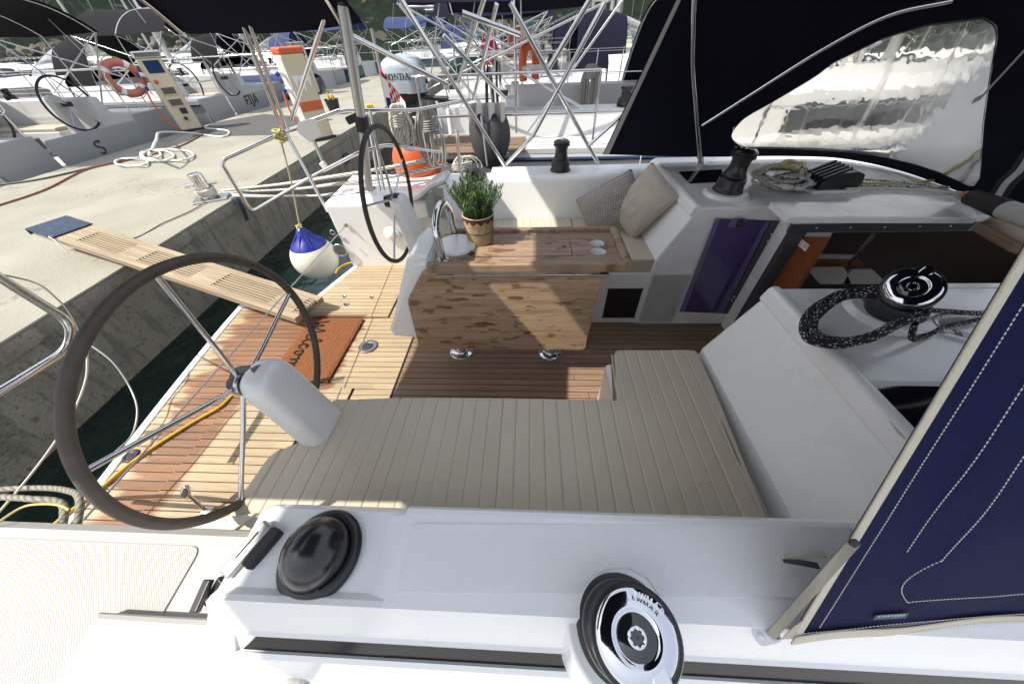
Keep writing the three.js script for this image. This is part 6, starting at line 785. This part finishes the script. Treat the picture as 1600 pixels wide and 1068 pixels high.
{ const q = [[300, 213], [330, 192], [412, 178], [520, 186], [440, 210]].map(([u, v]) => onY(u, v, PIER + 0.006)); struct('pier_grating', slab(q, 0.006, { up: [0, 1, 0] }), std(0.10, 0.10, 0.095, 0.8, { bumpMap: scaleTex(tGrip, 6, 6), bumpScale: 0.004 })); }
// service pedestals
function pedestalBox(label, p, turn, top) { const g = thing('service_pedestal', label, 'power pedestal', p, turn); part('column', box(0.36, 1.12, 0.26, [0, 0.58, 0], [0, 0, 0], 0.02), M.creamBox, g); part('hood', top === 'orange' ? [box(0.38, 0.09, 0.28, [0, 1.17, 0], [0, 0, 0], 0.03)] : [box(0.40, 0.10, 0.30, [0, 1.18, 0], [0, 0, 0], 0.02)], top === 'orange' ? M.orange : M.steel, g);
  for (const x of [-0.184, 0.184]) part('side_panel', span(x - 0.002, x + 0.002, 0.05, 1.1, -0.12, 0.12), M.lightGrey, g); part('base', box(0.42, 0.04, 0.34, [0, 0.02, 0], [0, 0, 0], 0.006), M.blackMatte, g);
  if (top === 'orange') { part('band', span(-0.184, 0.184, 0.42, 0.55, 0.131, 0.134), M.orange, g); part('peak', [at(extrude([[-0.15, 0], [0.15, 0], [0.11, -0.16], [0.06, -0.03], [0.0, -0.22], [-0.06, -0.03], [-0.11, -0.16]], 0.004), [0, 0.88, 0.131])], M.gelPlain, g); }
  else { part('screen', span(-0.12, 0.12, 0.92, 1.10, 0.132, 0.136), phy(0.01, 0.04, 0.12, 0.1), g); for (const y of [0.66, 0.48]) { const s = sub('socket_cover', g); part('frame', box(0.24, 0.14, 0.02, [0, y, 0.14], [0, 0, 0], 0.008), M.creamBox, s); part('glass', box(0.20, 0.10, 0.012, [0, y, 0.15], [0, 0, 0], 0.004), std(0.10, 0.09, 0.08, 0.2), s); } part('button', lathe([[0.0001, 0.02], [0.03, 0.018], [0.035, 0]], 18, [-0.10, 0.80, 0.132], [Math.PI / 2, 0, 0]), M.orange, g); part('socket_cover', box(0.11, 0.09, 0.03, [0.04, 0.34, 0.14], [0, 0, 0], 0.01), M.black, g); part('tap', [rod([0.0, 0.22, 0.13], [0.0, 0.22, 0.2], 0.03, 0.03, 12)], M.black, g); }
  for (const s of [0.9, 0.7]) part('plug', [rod([-0.18, s, 0.02], [-0.26, s + 0.02, 0.02], 0.035, 0.035, 12)], M.gelPlain, g); for (const s of [0.9, 0.7]) part('plug_ring', rod([-0.26, s + 0.02, 0.02], [-0.31, s, 0.02], 0.032, 0.028, 12), M.blueDeep, g); part('cable', tube([[-0.31, 0.7, 0.02], [-0.34, 0.5, 0.04], [-0.30, 0.2, 0.06], [-0.2, 0.03, 0.1]], 0.014), M.orange, g); return g; }
pedestalBox('cream service pedestal with a blue display and socket covers at the far pier edge', [onY(300, 203, PIER).x, PIER, onY(300, 203, PIER).z], 0.85, 'screen');
pedestalBox('service pedestal with orange hood and orange band at the near pier edge', [-3.75, PIER, -6.5], 0.95, 'orange');
pedestalBox('service pedestal further along the far pier edge, beyond the FIJA yacht', [-6.95, PIER, -12.6], 0.9, 'screen');
{ const p = onY(525, 178, PIER), g = thing('bucket', 'black bucket with yellow-green bottles beside the orange-topped pedestal', 'bucket', p.toArray()); part('pail', lathe([[0.0001, 0.01], [0.11, 0.01], [0.15, 0.28], [0.158, 0.285], [0.142, 0.27], [0.105, 0.02]], 26), M.blackMatte, g); for (const [x, z] of [[-0.05, 0.02], [0.05, -0.03]]) part('bottle', lathe([[0.0001, 0.0], [0.035, 0], [0.035, 0.26], [0.012, 0.32], [0.014, 0.36], [0.0001, 0.36]], 14, [x, 0.05, z], [0, 0, x]), M.yellow, g); }
{ const p = onY(578, 168, PIER), g = thing('sponge', 'small yellow sponge lying on the pier edge', 'sponge', p.toArray()); part('body', box(0.16, 0.07, 0.10, [0, 0.035, 0], [0, 0.4, 0], 0.02), M.yellow, g); }
{ const t = letters('13', 0.17, 0.003, serif); const c = onX(546, 247, nearX(-5) + 0.02); face(t, [nearX(c.z) + 0.003, c.y, c.z], [0.03, 0, -1], [0, 1, 0]); tag(part('berth_number', t, M.blackMatte, null), 'black stencilled berth number 13 on the pier wall', 'number'); }
{ const p = onX(15, 595, -3.35); const t = letters('Z', 0.06, 0.003, serif); face(t, [nearX(p.z) + 0.004, p.y, p.z], [0, 0, -1], [0, 1, 0]); tag(part('berth_number', t, M.navyHull, null), 'dark painted mark on the pier wall at the left edge', 'number'); }
{ const w = thing('bollard_strap', 'dark blue-green strap hanging over the pier edge below the near bollard', 'strap', [0, 0, 0]); w.position.copy(onX(375, 318, -3.36)); const a = [[362, 310, -3.45], [372, 314, -3.37], [380, 328, -3.35], [386, 344, -3.35]].map(([u, v, x]) => onX(u, v, x).sub(w.position)); part('webbing', sheet([a.map((q) => q.clone().add(V(0, 0, 0.03))), a.map((q) => q.clone().add(V(0, 0, -0.03)))], 0.004), std(0.01, 0.03, 0.045, 0.8), w); }
// ring and horseshoe lifebuoys
function ringBuoy(label, p, r, rot, mat) { const g = thing('lifebuoy', label, 'lifebuoy', p); g.rotation.set(...rot, 'YXZ'); raw('ring', new THREE.TorusGeometry(r, r * 0.26, 14, 48), mat, g); for (const i of [0, 1, 2, 3]) part('band', new THREE.TorusGeometry(r, r * 0.272, 12, 8, 0.28).rotateZ(i * 1.5708 + 0.6), M.gelPlain, g); raw('grab_line', tube(Array.from({ length: 17 }, (_, i) => { const a = i * 0.3927; return [(r * 1.30 + 0.02 * Math.cos(4 * a)) * Math.cos(a), (r * 1.30 + 0.02 * Math.cos(4 * a)) * Math.sin(a), 0]; }).slice(0, 16), 0.006, { closed: true, seg: 80 }), M.ropeYellow, g); return g; }
ringBuoy('faded pink-orange ring lifebuoy with white bands on the S-emblem yacht rail', onX(194, 122, -7.45).toArray(), 0.225, [0.1, 0.95, 0.2], M.orangeFade);
function horseshoe(label, p, rot, s = 1) { const g = thing('lifebuoy', label, 'lifebuoy', p); g.rotation.set(...rot, 'YXZ'); part('cover', tube([[-0.20, -0.32, 0], [-0.22, 0.05, 0], [-0.16, 0.28, 0], [0, 0.36, 0], [0.16, 0.28, 0], [0.22, 0.05, 0], [0.20, -0.32, 0]].map((q) => q.map((v) => v * s)), 0.10 * s, { seg: 60, rad: 14 }), M.orange, g); for (const q of [-1, 1]) part('band', rod([q * 0.212 * s, -0.12 * s, 0], [q * 0.217 * s, -0.02 * s, 0], 0.103 * s, 0.103 * s, 18), M.gelPlain, g); return g; }
horseshoe('orange horseshoe lifebuoy on the rail above the second yacht alongside', onZ(827, 100, -6.0).toArray(), [0, 0.7, 0], 0.55);
horseshoe('orange horseshoe lifebuoy standing on the FIJA yacht rail', onX(476, 122, -7.65).toArray(), [0, 1.45, 0], 0.85);
horseshoe('small distant orange lifebuoy above the pink bag', onZ(806, 68, -11).toArray(), [0, 0.7, 0], 0.7);
// outboard engine on the neighbour's stern rail
{ const c = onZ(628, 112, -4.1); const g = thing('outboard_engine', 'silver outboard engine clamped to the stern rail beyond the far wheel, lettered HONDA', 'outboard engine', [c.x, c.y - 0.1, c.z]); const cowl = sheet(Array.from({ length: 15 }, (_, i) => Array.from({ length: 25 }, (_, j) => { const t = i / 14, a = j / 24 * Math.PI * 2; const r = t < 0.55 ? 1 : Math.sqrt(Math.max(0, 1 - Math.pow((t - 0.55) / 0.45, 2.4))); const x = Math.cos(a), z = Math.sin(a); return [0.22 * r * Math.sign(x) * Math.pow(Math.abs(x), 0.7) + 0.02 * t, -0.06 + 0.30 * t, -0.16 * r * Math.sign(z) * Math.pow(Math.abs(z), 0.7)]; })), 0); raw('cowl', cowl, phy(0.40, 0.46, 0.50, 0.25, { metalness: 0.35, clearcoat: 0.8 }), g); part('skirt', [lathe([[0.0001, -0.16], [0.12, -0.15], [0.20, -0.08], [0.205, -0.055]], 28).scale(1.08, 1, 0.8), at(box(0.2, 0.10, 0.16, [0.0, -0.16, 0], [0, 0, 0], 0.03), [0, 0, 0])], M.blackMatte, g);
  part('leg', [box(0.12, 0.42, 0.10, [0.06, -0.38, 0], [0, 0, 0.25], 0.03), box(0.20, 0.16, 0.14, [0.02, -0.30, 0.02], [0, 0, 0], 0.03)], M.black, g); part('clamp', [box(0.10, 0.20, 0.14, [0.06, -0.34, 0.10], [0, 0, 0], 0.02)], M.steelDull, g); part('tiller', [rod([0.16, -0.10, 0.05], [0.44, -0.12, 0.08], 0.02, 0.024, 12)], M.black, g); part('latch', box(0.07, 0.04, 0.06, [0.2, 0.02, -0.02], [0, 0, 0], 0.01), M.blackMatte, g); const t = letters('HONDA', 0.05, 0.004, serif); part('lettering', t.translate(-0.02, 0.075, 0.157), M.black, g); }
{ // checked flag on a staff
  const a = onZ(612, 195, -3.0), b = onZ(592, 100, -3.0); const g = thing('flag', 'red and white checked flag with blue edge drooping from a staff', 'flag', a.toArray()); const L = (q) => q.translate(-a.x, -a.y, -a.z); part('staff', L(rod(a.clone().lerp(b, -0.4), b.clone().lerp(a, -0.5), 0.012)), M.steelDull, g);
  const img = print(256, 256, (k, w, h) => { k.fillStyle = '#c9202b'; k.fillRect(0, 0, w, h * 0.4); k.fillStyle = '#eee'; k.fillRect(0, h * 0.36, w, h * 0.32); k.fillStyle = '#1c2a6b'; k.fillRect(0, h * 0.68, w, h); for (let i = 0; i < 5; i++) for (let j = 0; j < 6; j++) { k.fillStyle = (i + j) % 2 ? '#e9e6e2' : '#c9202b'; k.fillRect(w * (0.25 + i * 0.11), h * (0.16 + j * 0.105), w * 0.11, h * 0.105); } });
  const rows = []; const pts = [[[592, 100], [595, 116], [602, 150], [612, 198]], [[597, 112], [608, 128], [612, 152], [618, 200]], [[606, 128], [618, 140], [622, 165], [626, 196]], [[612, 136], [632, 158], [634, 172], [634, 178]]]; for (const [i, r] of pts.entries()) rows.push(new THREE.CatmullRomCurve3(r.map(([u, v], j) => onZ(u, v, -3.0 + 0.035 * Math.sin(i * 2.0 + j)))).getPoints(12)); const cl = sheet(rows, 0); const u = cl.attributes.uv, n = 13; for (let i = 0; i < 4; i++) for (let j = 0; j < n; j++) u.setXY(i * n + j, i / 3, 1 - j / 12); raw('cloth', L(cl), std(1, 1, 1, 0.8, { map: img, side: THREE.DoubleSide }), g); }
{ // big orange fender
  const c = onZ(652, 252, -3.15); const g = thing('fender', 'large orange ball fender with black cap hanging at the neighbouring hull', 'fender', [c.x, c.y - 0.25, c.z]); const r = 0.21; part('ball', lathe(Array.from({ length: 15 }, (_, i) => { const a = -Math.PI / 2 + i / 14 * 2.3; return [r * Math.cos(a), 0.25 + r * 1.1 * Math.sin(a)]; }), 40), M.orange, g); part('cap', lathe([[0.142, 0.42], [0.10, 0.47], [0.05, 0.55], [0.03, 0.60], [0.0001, 0.61]], 28), M.blackMatte, g); part('line', rod([0, 0.6, 0], onZ(648, 172, -3.3).sub(g.position), 0.008), M.rope, g); }
{ // grey liferaft bag hung on the rail
  const c = onZ(765, 215, -3.65); const g = thing('gear_bag', 'dark grey fabric bag hanging on the neighbouring stern rail, with faint black lettering', 'bag', c.toArray()); const rows = []; for (let i = 0; i <= 18; i++) { const t = i / 18, row = []; for (let j = 0; j <= 28; j++) { const a = j / 28 * Math.PI * 2; const wd = 0.20 * Math.pow(Math.sin(Math.PI * (0.16 + 0.80 * t)), 0.6) + 0.006 * Math.sin(a * 7 + t * 4); row.push([wd * Math.cos(a), 0.25 - 0.52 * t + 0.012 * Math.sin(a * 3), 0.5 * wd * Math.sin(a) * (1 + 0.12 * Math.sin(a * 6 + 2 * t))]); } rows.push(row); } raw('fabric', sheet(rows, 0), std(0.06, 0.062, 0.066, 0.75, { side: THREE.DoubleSide }), g); part('flap', sheet(Array.from({ length: 5 }, (_, i) => Array.from({ length: 13 }, (_, j) => [lerp(-0.17, 0.17, j / 12), 0.29 - 0.14 * i / 4 * (0.8 + 0.3 * Math.sin(j * 1.3)), 0.075 + 0.02 * Math.sin(j * 1.7) + 0.03 * i / 4])), 0.004), std(0.13, 0.132, 0.136, 0.8), g); part('strap', [rail([[-0.05, 0.2, 0.115], [-0.03, -0.22, 0.12]], 0.010, 0.01, 6)], M.gelGrey, g); part('lettering', [letters('re', 0.06, 0.003).translate(0.06, -0.10, 0.113), letters('ok', 0.06, 0.003).translate(0.07, -0.18, 0.10)], M.black, g); }
// hanks of rope on the far rail
function hank(label, a, len, wd, n, r, mat, seed) { const g = thing('rope_hank', label, 'rope', a.toArray()); const q = rng(seed); for (let i = 0; i < n; i++) { const o = (q() - 0.5) * wd, l = len * (0.75 + 0.35 * q()), d = (q() - 0.5) * 0.05, w2 = 0.02 + 0.03 * q(); raw('loop', tube([[o * 0.5 - w2 * 0.4, 0.02, d], [o - w2, -l * 0.4, d + 0.01], [o - w2 * 0.6, -l * 0.93, d], [o, -l, d], [o + w2 * 0.6, -l * 0.93, d], [o + w2, -l * 0.4, d - 0.01], [o * 0.5 + w2 * 0.4, 0.03, d]], r, { closed: true, seg: 44, rad: 6, vrep: 9 }), mat, g); } raw('wrap', tube(Array.from({ length: 24 }, (_, i) => [wd * 0.34 * Math.cos(i * 1.26), -len * 0.12 - i * 0.003, 0.05 * Math.sin(i * 1.26)]), r, { seg: 120, rad: 6, vrep: 9 }), mat, g); return g; }
hank('hank of thick white twisted rope hung on the rail beside the flag', onZ(618, 172, -2.82), 0.24, 0.10, 7, 0.012, M.ropeTwist, 51); hank('hank of thin grey line hung on the rail left of the grey bag', onZ(666, 176, -2.85), 0.36, 0.14, 16, 0.0055, M.ropeGrey, 52); hank('hank of grey and white rope on the second yacht alongside', onZ(925, 105, -6.3), 0.45, 0.2, 9, 0.016, M.ropeGrey, 53); hank('tangle of white line lying on the neighbouring teak deck', onZ(722, 250, -3.6), 0.14, 0.3, 9, 0.009, M.ropeTwist, 54);
tag(raw('hanging_line', tube([onZ(714, 202, -2.95), onZ(716, 235, -2.95), onZ(720, 275, -2.9)], 0.013, { seg: 20, vrep: 8 }), M.ropeTwist, null), 'single white twisted line hanging down in front of the neighbouring deck', 'rope');
for (let i = 0; i < 16; i++) part('deck_plank', span(0.05, 1.30, 1.086, 1.094, 1.02 + i * 0.05, 1.064 + i * 0.05), M.teakSole[i % 4], n1);
{ const c = onZ(764, 80, -9.2); const g = thing('bag', 'bright pink bag standing on the third yacht along the far side', 'bag', c.toArray()); part('body', sheet(Array.from({ length: 9 }, (_, i) => Array.from({ length: 17 }, (_, j) => { const t = i / 8, a = j / 16 * 6.283, w = 0.20 * Math.pow(Math.sin(Math.PI * (0.1 + 0.83 * t)), 0.5); return [w * Math.cos(a), 0.2 - 0.42 * t, 0.6 * w * Math.sin(a)]; })), 0), M.pink, g); part('handle', new THREE.TorusGeometry(0.10, 0.012, 6, 20, Math.PI).translate(0, 0.2, 0), M.pink, g); }
// ---------------------------------------------------------------- people on the boats further along
function person(label, p, turn, o) {
  const g = thing('person', label, 'person', p, turn); const res = 72, mc = new MarchingCubes(res, std(1, 1, 1), false, false, 90000); mc.isolation = 0;
  const B = [[[0, 0.95, 0], [0, 1.38, 0.0], 0.135, 0.155], [[0, 1.36, 0], [0, 1.50, 0.01], 0.07, 0.055], [[0, 1.60, 0.02], [0, 1.66, 0.02], 0.085, 0.09], ...[-1, 1].flatMap((s) => [[[s * 0.09, 0.92, 0], [s * 0.11, 0.50, 0.03 + o.step * s * 0.08], 0.085, 0.055], [[s * 0.11, 0.50, 0.03 + o.step * s * 0.08], [s * 0.115, 0.08, -0.02 + o.step * s * 0.12], 0.053, 0.036], [[s * 0.115, 0.05, -0.04 + o.step * s * 0.12], [s * 0.125, 0.035, 0.13 + o.step * s * 0.12], 0.038, 0.03], [[s * 0.17, 1.40, 0], [s * 0.25, 1.14, o.reach * 0.10], 0.052, 0.042], [[s * 0.25, 1.14, o.reach * 0.10], [s * 0.22, 0.93 + o.reach * 0.12, 0.06 + o.reach * 0.26], 0.04, 0.028], [[s * 0.22, 0.93 + o.reach * 0.12, 0.06 + o.reach * 0.26], [s * 0.215, 0.85 + o.reach * 0.13, 0.09 + o.reach * 0.30], 0.03, 0.024]])];
  const seg = B.map(([a, b, r0, r1]) => [V(...a), V(...b), r0, r1]); const q = V(0, 0, 0), ab = V(0, 0, 0), ap = V(0, 0, 0);
  for (let k = 0; k < res; k++) for (let j = 0; j < res; j++) for (let i = 0; i < res; i++) { q.set((i - res / 2) / (res / 2), (j - res / 2) / (res / 2) + 0.9, (k - res / 2) / (res / 2)); let d = 1; for (const [a, b, r0, r1] of seg) { ab.copy(b).sub(a); ap.copy(q).sub(a); const t = clamp(ap.dot(ab) / ab.lengthSq()); const e = ap.addScaledVector(ab, -t).length() - lerp(r0, r1, t); const h = clamp(0.5 + 0.5 * (d - e) / 0.03); d = lerp(d, e, h) - 0.03 * h * (1 - h); } mc.field[i + j * res + k * res * res] = -d; }
  mc.update(); const n = mc.count, pos = mc.positionArray.slice(0, n * 3), nor = mc.normalArray.slice(0, n * 3), c = new Float32Array(n * 3); for (let i = 0; i < n; i++) { pos[i * 3 + 1] += 0.9; const y = pos[i * 3 + 1], x = Math.abs(pos[i * 3]); const k = y > 1.46 || (x > 0.20 && y < 1.18) ? [0.42, 0.24, 0.16] : y > 0.93 ? o.shirt : y > 0.46 ? o.shorts : [0.42, 0.24, 0.16]; c.set(k, i * 3); }
  const bg = new THREE.BufferGeometry(); bg.setAttribute('position', new THREE.BufferAttribute(pos, 3)); bg.setAttribute('normal', new THREE.BufferAttribute(nor, 3)); bg.setAttribute('color', new THREE.BufferAttribute(c, 3)); const m = new THREE.Mesh(bg, std(1, 1, 1, 0.8, { vertexColors: true })); m.name = 'body'; m.castShadow = true; g.add(m);
  const h = new THREE.SphereGeometry(0.098, 16, 12, 0, 6.29, 0, 1.75); h.scale(0.95, 1.0, 1.02); h.translate(0, 1.66, 0.005); part('hair', h, std(0.04, 0.025, 0.015, 0.8), g); return g;
}
{ const a = onZ(786, 40, -13.6), b = onZ(842, 42, -13.2); person('person in a white shirt standing on a yacht in the middle distance, turned away', [a.x, 0.60, -13.6], 2.6, { step: 1, reach: 0.2, shirt: [0.72, 0.72, 0.70], shorts: [0.05, 0.06, 0.09] }); person('person in a teal top reaching forward beside the one in white', [b.x - 0.3, 0.60, -13.0], -1.2, { step: 0, reach: 1, shirt: [0.08, 0.30, 0.34], shorts: [0.25, 0.26, 0.28] }); }

renderer.render(scene, camera);
